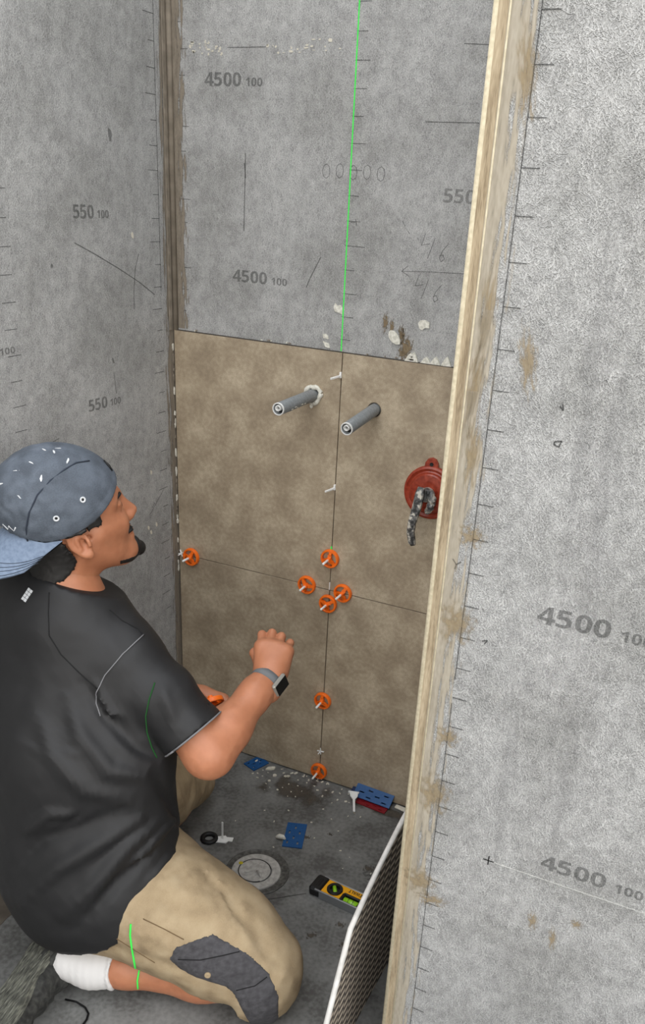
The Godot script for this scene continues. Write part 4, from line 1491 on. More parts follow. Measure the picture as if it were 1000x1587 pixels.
func head_wear(man: Node3D, home: Transform3D, hf: Field):
	var xf := home * head_x
	# hair: close-cropped, showing below the cap at nape and temple
	var hair := Field.new()
	hair.prims = hf.prims
	hair.lo = Vector3(-0.12, -0.12, -0.10)
	hair.hi = Vector3(0.06, 0.09, 0.10)
	var hn := noise(31, 160.0, 3)
	hair.post = func(p: Vector3, d: float) -> float:
		var ragged := hn.get_noise_3dv(p)
		d -= 0.0045 + ragged * 0.0022
		# behind the ear and down to the hairline on the nape, with a sideburn in front of the ear
		var low := -0.092 - p.y + ragged * 0.010 + 9.0 * pow(maxf(p.x + 0.085, 0.0), 2.0)
		var back := maxf(p.x + 0.037 + 0.3 * (p.y + 0.02) + ragged * 0.006, low)
		var burn := maxf(maxf(p.x - 0.040 + 0.5 * maxf(-p.y, 0.0), 0.008 - p.x), -0.006 - p.y + ragged * 0.005)
		var crown := maxf(cap_line(p.x, p.z) - 0.004 - p.y, p.x - 0.05)
		var under := p.y - cap_line(p.x, p.z) - 0.003
		return maxf(maxf(d, under), minf(minf(back, burn), crown))
	obj("hair", netted(hair, 0.0036, xf, 0.006), M.hair, man).set_meta("label", "short black hair below the cap")
	var beard := Field.new()
	beard.prims = hf.prims
	beard.lo = Vector3(0.0, -0.135, -0.065)
	beard.hi = Vector3(0.125, -0.045, 0.065)
	beard.post = func(p: Vector3, d: float) -> float:
		var ragged := hn.get_noise_3dv(p * 1.3)
		var goatee := (p - Vector3(0.094, -0.106, 0)).length() - 0.021
		var tip := (p - Vector3(0.103, -0.114, 0)).length() - 0.016
		var jaw := maxf(absf(p.y + 0.118 - 0.35 * (0.085 - p.x)) - 0.006, 0.050 - p.x)
		var tache := maxf(absf(p.y + 0.057 + 0.9 * absf(p.z) * 0.35) - 0.0030, absf(p.z) - 0.027)
		tache = maxf(tache, 0.086 - p.x)
		d -= 0.0012 + ragged * 0.0014 + 0.008 * smoothstep(0.010, -0.012, goatee)
		d = minf(d, tip)
		return maxf(d, minf(minf(goatee, tip), minf(jaw + ragged * 0.002, tache)))
	obj("beard", netted(beard, 0.0026, xf, 0.008), M.hair, man).set_meta("label", "black goatee and moustache")
	for sg in [-1.0, 1.0]:
		obj("eyebrow", tube_mesh([Vector3(0.100, 0.0145, 0.012 * sg), Vector3(0.096, 0.0185, 0.03 * sg), Vector3(0.083, 0.0165, 0.046 * sg)], [0.0022, 0.0034, 0.0018], 6), M.hair, man, xf)
		obj("iris", lathe_mesh(Vector3(0.0926, -0.001, 0.0315 * sg), [Vector2(0.0052, 0), Vector2(0.004, 0.0009), Vector2(0.0003, 0.0014)], 14, frame_of(Vector3(1, 0, 0.15 * sg))), M.dark, man, xf)
	# cap: five-panel crown
	var c := Field.new()
	c.egg(Vector3(-0.006, 0.035, 0), Vector3(0.112, 0.103, 0.094), 0.02)
	c.egg(Vector3(-0.030, 0.070, 0), Vector3(0.085, 0.070, 0.074), 0.03)
	c.egg(Vector3(-0.007, 0.033, 0), Vector3(0.101, 0.090, 0.0815), 0.004, Basis(), true)
	var wn := noise(33, 30.0, 3)
	# seams between the long top panel and the side panels, one arc over each side of the head
	var seams := Folds.new()
	for sg in [-1.0, 1.0]:
		var arc := []
		for q in [[0.095, 0.072, 0.035], [0.06, 0.108, 0.045], [0.015, 0.118, 0.052], [-0.035, 0.104, 0.060], [-0.072, 0.068, 0.064], [-0.088, 0.030, 0.062], [-0.088, -0.002, 0.060]]:
			arc.append(Vector3(q[0], q[1], q[2] * sg))
		seams.line(arc, 0.0045, -0.0022)
	c.post = func(p: Vector3, d: float) -> float:
		d -= wn.get_noise_3dv(p) * 0.0035 * smoothstep(0.05, -0.06, p.x) + seams.push(p)
		var cut := cap_line(p.x, p.z) - p.y
		# hemmed edge
		d -= 0.0013 * smoothstep(-0.017, -0.013, cut) * smoothstep(0.002, -0.001, cut)
		return maxf(d, cut)
	var cap := obj("cap", netted(c, 0.0036, xf, 0.012), M.cap, man)
	meta(cap, "faded slate blue five-panel cap worn backwards")
	var solid := Field.new()
	solid.prims = [c.prims[0], c.prims[1]]
	var onto := func(f: float, u: float, sg: float, lift: float) -> Vector3:
		var l := 0.12
		for i in 60:
			var e := solid.raw(Vector3(f, u, l * sg), solid.prims)
			if e < 0.0003: break
			l -= e * 0.7
		return Vector3(f, u, (l + lift) * sg)
	for sg in [-1.0, 1.0]:
		var path := []
		for q in [[0.06, 0.104], [0.035, 0.113], [0.010, 0.113], [-0.020, 0.107], [-0.05, 0.092], [-0.074, 0.066], [-0.088, 0.036], [-0.092, 0.010]]:
			path.append(onto.call(q[0], q[1], sg, 0.0004))
		obj("seam", tube_mesh(path, 0.0014, 6), M.cap_stitch, cap, xf)
		for e in [[0.017, 0.059], [-0.037, 0.045]]:
			var p: Vector3 = onto.call(e[0], e[1], sg, 0.0)
			var n := solid.normal(p)
			var ey := obj("eyelet", lathe_mesh(p, [Vector2(0.0052, -0.0005), Vector2(0.0054, 0.0012), Vector2(0.0042, 0.0018), Vector2(0.0026, 0.0010), Vector2(0.0024, -0.0004)], 18, frame_of(n)), M.paint, cap, xf)
			obj("eyelet_hole", lathe_mesh(p + n * 0.0006, [Vector2(0.0026, 0), Vector2(0.0001, 0.0001)], 14, frame_of(n)), M.dark, cap, xf)
	# strap slit over the forehead
	var sp := []
	for q in [[0.094, 0.088, 0.02], [0.100, 0.077, 0.026], [0.103, 0.066, 0.030]]:
		sp.append(Vector3(q[0], q[1], q[2]))
	var slit := []
	for q in sp:
		var d: Vector3 = (q - Vector3(-0.006, 0.04, 0)).normalized()
		slit.append(Vector3(-0.006, 0.04, 0) + d * (1.0 / Vector3(d.x / 0.112, d.y / 0.098, d.z / 0.089).length() + 0.0006))
	obj("strap_slot", tube_mesh(slit, [0.0012, 0.0028, 0.0012], 6), M.dark, cap, xf)
	# splashes of white paint on the top and the stitched lettering on the front panel
	for q in [[0.018, 0.128, 0.020], [0.008, 0.128, 0.028], [-0.004, 0.131, 0.018], [-0.03, 0.120, 0.034], [-0.05, 0.112, 0.03], [-0.06, 0.10, 0.045], [-0.072, 0.095, 0.02], [-0.03, 0.105, 0.06], [-0.065, 0.085, 0.052], [0.02, 0.115, 0.05]]:
		var d := (Vector3(q[0], q[1], q[2]) - Vector3(-0.006, 0.04, 0)).normalized()
		var p := Vector3(-0.006, 0.04, 0) + d * 0.15
		for i in 60: p -= d * maxf(solid.raw(p, solid.prims) * 0.7, 0.0)
		var n := solid.normal(p)
		var fb := frame_of(n)
		var st := begin()
		plate(st, p - n * 0.0004, fb.z, fb.x, blob(0, 0, rng.randf_range(0.0015, 0.006), rng.randf_range(0.0008, 0.002), rng.randf() * 3.0, 9, 0.4), 0.0011)
		obj("paint_splash", done(st), M.paint, cap, xf)
	var ts := Vector3(-0.122, 0.056, 0.02)
	var letters := begin(true)
	var base := []
	for i in 13:
		var t := i / 12.0
		var ang := lerpf(-0.25, 0.62, t)
		var f := -0.006 - 0.112 * cos(ang)
		var l := 0.089 * sin(ang)
		var p := Vector3(f, 0.047 - 0.010 * t + (0.0042 if i % 2 == 0 else -0.0042), l)
		var d := (p - Vector3(-0.006, 0.04, 0)).normalized()
		p = Vector3(-0.006, 0.04, 0) + d * 0.16
		for j in 60: p -= d * maxf(solid.raw(p, solid.prims) * 0.7, 0.0)
		base.append(p + d * 0.0004)
	tube(letters, base, 0.0013, 6)
	obj("stitched_lettering", done(letters), M.paint, cap, xf)
	# bill: a curved double layer with rows of stitching, reaching down over the nape
	var bill := func(sp2: float, t: float, off: float) -> Vector3:
		var cc := sqrt(maxf(1.0 - sp2 * sp2, 0.0))
		var f := -0.040 - 0.068 * cc - 0.100 * t * pow(cc, 0.7)
		var u := -0.004 + 0.028 * (1.0 - sp2 * sp2) - 0.052 * t * pow(cc, 0.45) + off
		return Vector3(f, u, 0.081 * sp2)
	var bs := begin(true)
	var N := 24
	for i in N:
		for j in 8:
			var s0 := -1.0 + 2.0 * i / N
			var s1 := -1.0 + 2.0 * (i + 1) / N
			var t0 := j / 8.0
			var t1 := (j + 1) / 8.0
			quad(bs, bill.call(s0, t0, 0.0018), bill.call(s1, t0, 0.0018), bill.call(s1, t1, 0.0018), bill.call(s0, t1, 0.0018))
			quad(bs, bill.call(s0, t1, -0.0018), bill.call(s1, t1, -0.0018), bill.call(s1, t0, -0.0018), bill.call(s0, t0, -0.0018))
		var a := -1.0 + 2.0 * i / N
		var b2 := -1.0 + 2.0 * (i + 1) / N
		quad(bs, bill.call(a, 1.0, 0.0018), bill.call(b2, 1.0, 0.0018), bill.call(b2, 1.0, -0.0018), bill.call(a, 1.0, -0.0018))
	var bl := obj("bill", done(bs), M.cap_bill, cap, xf)
	for t in [0.62, 0.72, 0.82, 0.95]:
		var row := []
		for i in 33: row.append(bill.call(-0.97 + 1.94 * i / 32.0, t, 0.0019))
		obj("stitching", tube_mesh(row, 0.0006, 5), M.cap_stitch, cap, xf)


# ------------------------------------------------------------------ things on the tiled wall
func fittings():
	# two water pipe stubs
	for e in [[Vector3(0.396, 1.094, 0), Vector3(-0.002, -0.004, 0.168), "grey water pipe stub with a plaster-caked collar, on the left tile", 0.0142], [Vector3(0.556, 1.082, 0), Vector3(-0.003, -0.016, 0.146), "smooth grey water pipe stub leaving the right tile beside the joint", 0.0142]]:
		var t := root3("water_pipe", e[0])
		meta(t, e[2], "pipe", "water pipe stubs")
		var end: Vector3 = e[1]
		var d := end.normalized()
		var fr := frame_of(d)
		var r: float = e[3]
		var L := end.length()
		obj("tube", lathe_mesh(Vector3.ZERO, [Vector2(r, -0.012), Vector2(r, L - 0.001), Vector2(r - 0.0012, L), Vector2(r - 0.0026, L - 0.0006), Vector2(r - 0.0028, L - 0.02), Vector2(r - 0.0028, -0.012)], 28, fr, true), M.pipe, t)
		obj("lip", lathe_mesh(d * (L - 0.0002), [Vector2(r + 0.0002, -0.003), Vector2(r + 0.0003, 0.0004), Vector2(r - 0.0012, 0.0012), Vector2(r - 0.0024, 0.0006), Vector2(r - 0.0026, -0.004)], 28, fr, true), M.pipe_in, t)
		obj("shadow_gap", lathe_mesh(d * (L - 0.014), [Vector2(r - 0.0026, 0), Vector2(0.0001, 0.0001)], 24, fr), M.dark, t)
		var ri := 0.0068
		var off := fr * Vector3(0, 0, 0) + Vector3(0.0, 0.0022, 0.0)
		obj("inner_pipe", lathe_mesh(d * (L - 0.013) + off, [Vector2(ri, 0), Vector2(ri, 0.0145), Vector2(ri - 0.0012, 0.0155), Vector2(ri - 0.0026, 0.0145), Vector2(ri - 0.0030, 0.001)], 22, fr, true), M.pipe_in, t)
		obj("bore", lathe_mesh(d * (L - 0.008) + off, [Vector2(ri - 0.0024, 0), Vector2(0.0001, 0.0001)], 18, fr), M.caked, t)
		if r > 0 and e[0].x < 0.45:
			var st := begin(true)
			var loop := []
			var fat := []
			for k in 27:
				var a := TAU * k / 26.0 + 0.3
				var k0 := 1.0 + 0.10 * sin(a * 3.0) + 0.05 * sin(a * 7.0)
				loop.append(Vector3(cos(a) * 0.0185 * k0 + 0.002, sin(a) * 0.0195 * k0 + 0.001, 0.0012))
				fat.append(0.0056 * (1.0 + 0.22 * sin(a * 5.0 + 1.0)))
			tube(st, loop, fat, 8)
			for k in 5:
				var c := Vector3(0.004 + rng.randf_range(-0.004, 0.004), -0.016 - k * 0.0022, 0.006)
				tube(st, [c, c + Vector3(0.0, -0.003, 0.003), c + Vector3(0.001, -0.005, 0.004)], [0.004, 0.0036, 0.001], 7)
			obj("plaster_collar", done(st), M.dab, t)
			for k in 9:
				var a := rng.randf_range(0.2, 2.8)
				var z := 0.05 + rng.randf() * 0.09
				var p := d * z + fr * Vector3(cos(a), 0, -sin(a)) * (r + 0.0001)
				var st2 := begin(true)
				tube(st2, [p, p + d * rng.randf_range(0.003, 0.009)], [0.0014, 0.0007], 6)
				obj("plaster_fleck", done(st2), M.dab, t)
		else:
			obj("plaster_collar", lathe_mesh(Vector3(0, 0, -0.002), [Vector2(0.0180, -0.004), Vector2(0.0180, 0.0008), Vector2(0.0160, 0.0012), Vector2(0.0150, -0.003)], 26, Basis(Vector3.RIGHT, PI / 2)), M.seal_dark, t)
	# mixer rough-in: red sealing flange and a caked lever
	var m := root3("mixer_valve", Vector3(0.713, 0.912, 0))
	meta(m, "plaster-caked shower mixer lever on a red sealing flange", "valve")
	var fz := Basis(Vector3.RIGHT, PI / 2)
	obj("flange", lathe_mesh(Vector3.ZERO, [Vector2(0.064, -0.001), Vector2(0.064, 0.006), Vector2(0.0625, 0.009), Vector2(0.058, 0.0105), Vector2(0.055, 0.0085), Vector2(0.052, 0.007), Vector2(0.049, 0.0085), Vector2(0.047, 0.014), Vector2(0.044, 0.0165), Vector2(0.03, 0.0175), Vector2(0.001, 0.018)], 48, fz), M.red, m)
	var st := begin()
	plate(st, Vector3(-0.002, 0.060, 0.0), Vector3.RIGHT, Vector3.UP, PackedVector2Array([Vector2(-0.017, 0), Vector2(-0.0155, 0.011), Vector2(-0.009, 0.0205), Vector2(0.0, 0.0235), Vector2(0.009, 0.0205), Vector2(0.0155, 0.011), Vector2(0.017, 0)]), 0.007)
	obj("lug", done(st), M.red, m)
	obj("screw_hole", lathe_mesh(Vector3(-0.002, 0.068, 0.0072), [Vector2(0.0048, 0), Vector2(0.0046, 0.0006), Vector2(0.0001, 0.0002)], 16, fz), M.dark, m)
	var lw := begin(true)
	tube(lw, [Vector3(0, 0, 0.012), Vector3(0, 0, 0.030), Vector3(0, 0, 0.038), Vector3(0, 0, 0.040)], [0.017, 0.0165, 0.014, 0.004], 20)
	obj("spindle", done(lw), M.caked, m)
	var cn := noise(12, 90.0, 3)
	var lv := begin()
	bar(lv, [Vector3(-0.006, 0.024, 0.050), Vector3(-0.007, 0.010, 0.054), Vector3(-0.011, -0.030, 0.060), Vector3(-0.017, -0.060, 0.062), Vector3(-0.019, -0.085, 0.060), Vector3(-0.015, -0.112, 0.054), Vector3(-0.012, -0.118, 0.052)], [0.015, 0.021, 0.020, 0.0185, 0.018, 0.0165, 0.012], [0.012, 0.016, 0.014, 0.012, 0.012, 0.011, 0.007])
	obj("lever", done(lv), M.caked, m)
	obj("neck", tube_mesh([Vector3(0, 0, 0.03), Vector3(-0.004, 0.002, 0.05)], 0.0125, 16), M.caked, m)
	var hk := Field.new()
	hk.limb([Vector3(0.010, 0.008, 0.038), Vector3(0.019, -0.004, 0.040), Vector3(0.016, -0.022, 0.040), Vector3(0.010, -0.034, 0.038)], [0.0105, 0.0085, 0.0080, 0.0075], 0.006)
	hk.post = func(p: Vector3, d: float) -> float: return d - cn.get_noise_3dv(p) * 0.004
	obj("lever_hub", netted(hk, 0.0024, Transform3D(), 0.008), M.caked, m)


# a bar of chamfered rectangular section swept along points (wide across x, thick towards z)
func bar(st: SurfaceTool, pts: Array, wide: Array, thick: Array):
	var rings := []
	for i in pts.size():
		var d: Vector3 = (pts[mini(i + 1, pts.size() - 1)] - pts[maxi(i - 1, 0)]).normalized()
		var u := (Vector3.RIGHT - d * d.x).normalized()
		var w := d.cross(u)
		var a: float = wide[i] / 2.0
		var b: float = thick[i] / 2.0
		var c := minf(a, b) * 0.35
		var ring := []
		for q in [[a, b - c], [a - c, b], [c - a, b], [-a, b - c], [-a, c - b], [c - a, -b], [a - c, -b], [a, c - b]]:
			ring.append(pts[i] + u * q[0] + w * q[1])
		rings.append(ring)
	for i in pts.size() - 1:
		for k in 8:
			var k2 := (k + 1) % 8
			quad(st, rings[i][k], rings[i + 1][k], rings[i + 1][k2], rings[i][k2])
	for k in range(1, 7):
		for v in [rings[0][0], rings[0][k], rings[0][k + 1], rings[-1][0], rings[-1][k + 1], rings[-1][k]]:
			st.add_vertex(v)


# ------------------------------------------------------------------ leveling clips and spacers
func make_cap_clip(called: String) -> Node3D:
	# axis along local +z: skirted rim, two slanted spokes to a hub, pale stem through it
	var t := root3(called)
	var zb := Basis(Vector3.RIGHT, PI / 2)
	var R := 0.0245
	var st := begin()
	lathe(st, Vector3.ZERO, [Vector2(R - 0.004, 0.001), Vector2(R, 0.001), Vector2(R + 0.0006, 0.003), Vector2(R, 0.0095), Vector2(R - 0.0008, 0.0108), Vector2(R - 0.0040, 0.0112), Vector2(R - 0.0050, 0.0102), Vector2(R - 0.0048, 0.001)], 36, zb)
	obj("rim", done(st), M.orange, t)
	var sp := begin()
	for k in 3:
		var a: float = [PI / 2, PI / 2 + 2.2, PI / 2 - 2.2][k]
		var d := Vector3(cos(a), sin(a), 0)
		var n := Vector3(-sin(a), cos(a), 0)
		for q in [[0.002, 0.0125, 0.0036, 0.0052], [0.0105, 0.0215, 0.0030, 0.0046]]:
			var c0: Vector3 = d * q[0]
			var c1: Vector3 = d * q[1]
			var z0: float = 0.0148 - q[0] * 0.25
			var z1: float = 0.0148 - q[1] * 0.25
			var wa: float = q[2]
			var wb: float = q[3]
			var up := Vector3(0, 0, 1)
			quad(sp, c0 + n * wa + up * z0, c1 + n * wb + up * z1, c1 - n * wb + up * z1, c0 - n * wa + up * z0)
			quad(sp, c0 - n * wa + up * (z0 - 0.006), c1 - n * wb + up * (z1 - 0.006), c1 + n * wb + up * (z1 - 0.006), c0 + n * wa + up * (z0 - 0.006))
			quad(sp, c0 + n * wa + up * (z0 - 0.006), c1 + n * wb + up * (z1 - 0.006), c1 + n * wb + up * z1, c0 + n * wa + up * z0)
			quad(sp, c0 - n * wa + up * z0, c1 - n * wb + up * z1, c1 - n * wb + up * (z1 - 0.006), c0 - n * wa + up * (z0 - 0.006))
	obj("spokes", done(sp), M.orange, t)
	obj("hub", lathe_mesh(Vector3.ZERO, [Vector2(0.0062, 0.004), Vector2(0.0062, 0.0150), Vector2(0.0052, 0.0185), Vector2(0.0044, 0.0192), Vector2(0.0022, 0.0186)], 20, zb), M.orange, t)
	obj("stem", tube_mesh([Vector3(0, 0, -0.004), Vector3(0, 0, 0.044), Vector3(0, 0, 0.046)], [0.0030, 0.0031, 0.0018], 8), M.white_plastic, t)
	return t


func leveling_clips():
	var proto := make_cap_clip("leveling_cap")
	var first := true
	for e in [
		[0.046, 0.6, 2.6, "orange leveling cap on the horizontal joint at the left wall corner"],
		[0.4665, 0.690, 0.15, "orange leveling cap on the upper vertical joint, just under the green laser line"],
		[0.404, 0.602, -0.6, "orange leveling cap on the horizontal joint left of the tile crossing"],
		[0.508, 0.603, 0.5, "orange leveling cap on the horizontal joint right of the tile crossing"],
		[0.468, 0.563, 0.9, "orange leveling cap on the vertical joint right below the tile crossing"],
		[0.468, 0.267, 0.0, "orange leveling cap halfway down the lower vertical joint, beside the watch hand"],
		[0.468, 0.031, 0.2, "orange leveling cap at the foot of the vertical joint, touching the floor debris"],
	]:
		var o: Node3D = proto
		if not first:
			o = proto.duplicate()
			o.name = numbered("leveling_cap", self)
			add_child(o, true)
		first = false
		o.transform = Transform3D(Basis(Vector3.FORWARD, e[2]) * Basis(Vector3.RIGHT, 0.03), Vector3(e[0], e[1], 0))
		meta(o, e[3], "tile leveler", "orange leveling caps on the tile joints")
	# the one held between thumb and fingers
	var h := proto.duplicate()
	h.name = numbered("leveling_cap", self)
	add_child(h, true)
	h.get_node("stem").free()
	var z := Vector3(-0.45, 0.50, -0.30).normalized()
	var x := Vector3(0.75, 0.45, -0.25)
	x = (x - z * x.dot(z)).normalized()
	h.transform = Transform3D(Basis(x, z.cross(x), z), Vector3(0.478, 0.568, 0.573))
	meta(h, "orange leveling cap held in the kneeling person's left hand", "tile leveler")
	# tile spacers pushed into the joints
	for e in [
		[0.012, 0.603, 0.4, 1, "white cross spacer in the horizontal joint at the left corner"],
		[0.4665, 1.150, 0.0, 0, "white tile spacer high in the vertical joint, level with the pipe stubs"],
		[0.4670, 0.878, 0.25, 0, "white tile spacer in the upper vertical joint, midway between pipe stubs and crossing"],
		[0.4680, 0.612, 0.0, 2, "thin white spacer standing at the crossing of the four tiles"],
		[0.4690, 0.098, 0.1, 1, "white cross spacer in the vertical joint above the lowest orange cap"],
		[0.4720, 0.0115, 0.6, 1, "white star-shaped spacer below the lowest orange cap at the floor"],
	]:
		var t := root3("tile_spacer", Vector3(e[0], e[1], 0))
		meta(t, e[4], "tile spacer", "white spacers in the tile joints")
		var st := begin()
		var rb := Basis(Vector3(0, 0, 1), e[2])
		if e[3] == 0:
			# leg sticking out of the joint towards the room
			chamfer(st, Vector3(0, 0, 0.000), Vector3(0.0050, 0.014, 0.008), 0.0008)
			chamfer(st, Vector3(-0.006, -0.004, 0.014), Vector3(0.0040, 0.0050, 0.032), 0.0008, Basis(Vector3.UP, -0.45) * Basis(Vector3.RIGHT, 0.15))
		elif e[3] == 1:
			for a in [0.0, PI / 2]:
				chamfer(st, Vector3(0, 0, 0.0025), Vector3(0.021, 0.0026, 0.004), 0.0006, rb * Basis(Vector3(0, 0, 1), a))
			chamfer(st, Vector3(-0.002, -0.003, 0.008), Vector3(0.0026, 0.0026, 0.014), 0.0006, rb)
		else:
			chamfer(st, Vector3(0, 0, 0.0012), Vector3(0.0024, 0.022, 0.003), 0.0005)
		obj("cross_arms", done(st), M.white_plastic, t)


# ------------------------------------------------------------------ things on the shower floor
func shim(called: String, at: Vector3, turn: float, size: Vector2, m: Material, tilt := Vector3.UP, t := 0.003) -> Node3D:
	# a slotted plastic packer: the slots are real holes
	var o := root3(called, at)
	var fr := frame_of(tilt) * Basis(Vector3.UP, turn)
	var st := begin()
	var nx := 4
	var nz := 3
	var X := [0.0]
	var Z := [0.0]
	for i in nx: X.append_array([0.12 + i * 0.21, 0.12 + i * 0.21 + 0.12])
	X.append(1.0)
	for j in nz: Z.append_array([0.16 + j * 0.26, 0.16 + j * 0.26 + 0.09])
	Z.append(1.0)
	for i in X.size() - 1:
		for j in Z.size() - 1:
			if i % 2 == 1 and j % 2 == 1 and (i + j) % 4 != 0: continue
			var a := Vector2((X[i] - 0.5) * size.x, (Z[j] - 0.5) * size.y)
			var b := Vector2((X[i + 1] - 0.5) * size.x, (Z[j + 1] - 0.5) * size.y)
			chamfer(st, fr * Vector3((a.x + b.x) / 2, t / 2, (a.y + b.y) / 2), Vector3(b.x - a.x, t, b.y - a.y), 0.0002, fr)
	obj("slotted_plate", done(st), m, o)
	return o


func floor_things():
	# drain: recessed collar, caked plate and inner cover
	var d := root3("floor_drain", Vector3(0.500, 0.0, 0.412))
	meta(d, "round floor drain with a plaster-splashed pale cover", "drain")
	obj("collar", lathe_mesh(Vector3.ZERO, [Vector2(0.080, -0.001), Vector2(0.0795, 0.0022), Vector2(0.077, 0.003), Vector2(0.074, 0.0018), Vector2(0.066, 0.0010), Vector2(0.060, 0.0012)], 48), M.drain_rim, d)
	obj("ring", lathe_mesh(Vector3(-0.002, 0, 0.002), [Vector2(0.062, 0.0005), Vector2(0.061, 0.0042), Vector2(0.059, 0.0050), Vector2(0.041, 0.0046), Vector2(0.039, 0.0034)], 44), M.drain_plate, d)
	obj("cover", lathe_mesh(Vector3(-0.006, 0, 0.002), [Vector2(0.0395, 0.0030), Vector2(0.039, 0.0044), Vector2(0.036, 0.0050), Vector2(0.014, 0.0056), Vector2(0.0005, 0.0058)], 36), M.drain_plate, d)
	var groove := []
	for i in 27:
		var a := -0.6 - i * 0.19
		groove.append(Vector3(-0.006 + cos(a) * 0.0405, 0.0046, 0.002 + sin(a) * 0.0395))
	obj("groove", tube_mesh(groove, 0.0014, 6, 0.5), M.dark, d)
	var rb := begin()
	for k in 3:
		var a: float = [0.5, 2.3, 4.6][k]
		chamfer(rb, Vector3(-0.006 + cos(a) * 0.013, 0.0062, 0.002 + sin(a) * 0.013), Vector3(0.026, 0.0028, 0.0062), 0.0011, Basis(Vector3.UP, -a))
	obj("rib", done(rb), M.drain_plate, d)
	var lp := begin(true)
	tube(lp, [Vector3(0.002, 0.007, 0.004), Vector3(0.010, 0.0085, 0.008), Vector3(0.017, 0.008, 0.014), Vector3(0.020, 0.006, 0.018)], [0.003, 0.0036, 0.003, 0.0016], 8)
	obj("pull_tab", done(lp), M.drain_plate, d)
	obj("paint_mark", lathe_mesh(Vector3(-0.049, 0.0047, -0.004), [Vector2(0.0056, 0), Vector2(0.0048, 0.0012), Vector2(0.0002, 0.0016)], 12), M.yellow_dot, d)
	# bottle of shims: blue packers
	var a := shim("shim_plate", Vector3(0.520, 0.0006, 0.250), 0.326, Vector2(0.094, 0.052), M.blue)
	meta(a, "blue slotted shim plate lying flat beside the drain with a white blob on it", "shim")
	var wb := begin(true)
	tube(wb, [Vector3(0.483, 0.006, 0.283), Vector3(0.490, 0.010, 0.281), Vector3(0.500, 0.009, 0.278), Vector3(0.508, 0.0055, 0.279)], [0.004, 0.0068, 0.006, 0.002], 9)
	meta(obj("adhesive_lump", done(wb), M.dab), "white lump of adhesive on the corner of the blue shim plate near the drain", "lump")
	var b := shim("shim_plate", Vector3(0.275, 0.0008, 0.026), -0.35, Vector2(0.058, 0.046), M.blue)
	meta(b, "blue slotted shim plate lying near the tiled wall below the elbow", "shim")
	var c := shim("shim_plate", Vector3(0.645, 0.0175, 0.017), -0.03, Vector2(0.112, 0.040), M.blue, Vector3(0.0, 0.86, 0.5))
	meta(c, "blue slotted shim plate leaning against the wall base on a red one", "shim")
	var c2 := shim("shim_plate", Vector3(0.632, 0.008, 0.012), 1.6, Vector2(0.112, 0.030), M.blue_dark, Vector3(0.0, 0.95, 0.3))
	meta(c2, "darker blue shim plate stacked under the leaning blue one at the wall", "shim")
	var rd := shim("shim_plate", Vector3(0.650, 0.0015, 0.038), 1.50, Vector2(0.092, 0.030), M.red)
	meta(rd, "red shim plate lying under the blue ones at the wall base", "shim")
	rd.get_node("slotted_plate").material_override = mat(Color(0.50, 0.05, 0.10), 0.45)
	var sc := obj("mortar_scrap", box(Vector3(0.728, 0.004, 0.014), Vector3(0.036, 0.007, 0.014), 0.002, Basis(Vector3.UP, -0.1)), M.crumb)
	meta(sc, "pale strip of mortar at the wall base right of the blue shims", "mortar")
	# clip bases: a foot plate and a tall strap
	for e in [[Vector3(0.366, 0.0, 0.352), 0.5, 0, "white leveling clip standing upright between drain and black ring"], [Vector3(0.598, 0.0, 0.062), 0.0, 1, "white leveling clip leaning upside down on the blue shims by the wall"]]:
		var t := root3("clip_base", e[0])
		meta(t, e[3], "leveling clip", "loose white leveling clips")
		if e[2] == 0:
			var st := begin()
			plate(st, Vector3(0, 0.0004, 0), Vector3(1, 0, 0).rotated(Vector3.UP, e[1]), Vector3(0, 0, -1).rotated(Vector3.UP, e[1]), PackedVector2Array([Vector2(-0.024, -0.009), Vector2(0.006, -0.014), Vector2(0.012, -0.006), Vector2(0.022, -0.008), Vector2(0.025, 0.006), Vector2(0.008, 0.008), Vector2(0.004, 0.014), Vector2(-0.020, 0.010), Vector2(-0.014, 0.001)]), 0.0026)
			obj("foot", done(st), M.white_plastic, t)
			obj("strap", box(Vector3(-0.004, 0.029, 0.0), Vector3(0.0048, 0.056, 0.0030), 0.0005), M.white_plastic, t)
		else:
			var up := Vector3(-0.035, 0.020, -0.073).normalized()
			var rt := up.cross(Vector3(0.35, 0.85, 0.4)).normalized()
			var ft := Transform3D(Basis(rt, up, rt.cross(up)), Vector3(-0.002, 0.026, -0.018))
			obj("foot", box(Vector3(0, 0.004, 0), Vector3(0.031, 0.003, 0.008), 0.001), M.white_plastic, t, ft)
			var st := begin()
			plate(st, Vector3(0, 0, -0.0012), Vector3.RIGHT, Vector3.UP, PackedVector2Array([Vector2(-0.012, 0.003), Vector2(0.012, 0.003), Vector2(0.0105, -0.010), Vector2(0.0032, -0.020), Vector2(0.0028, -0.062), Vector2(-0.0028, -0.062), Vector2(-0.0032, -0.020), Vector2(-0.0105, -0.010)]), 0.0026)
			obj("strap", done(st), M.white_plastic, t, ft)
	var rg := obj("rubber_ring", lathe_mesh(Vector3.ZERO, [Vector2(0.012, 0.0005), Vector2(0.0205, 0.0005), Vector2(0.023, 0.003), Vector2(0.0225, 0.0075), Vector2(0.019, 0.0095), Vector2(0.013, 0.009), Vector2(0.011, 0.006), Vector2(0.0112, 0.002)], 30, Basis(), true), M.rubber, null, Transform3D(Basis(), Vector3(0.332, 0.0, 0.368)))
	meta(rg, "black rubber ring lying on the floor beside the shorts", "ring")
	spirit_level()


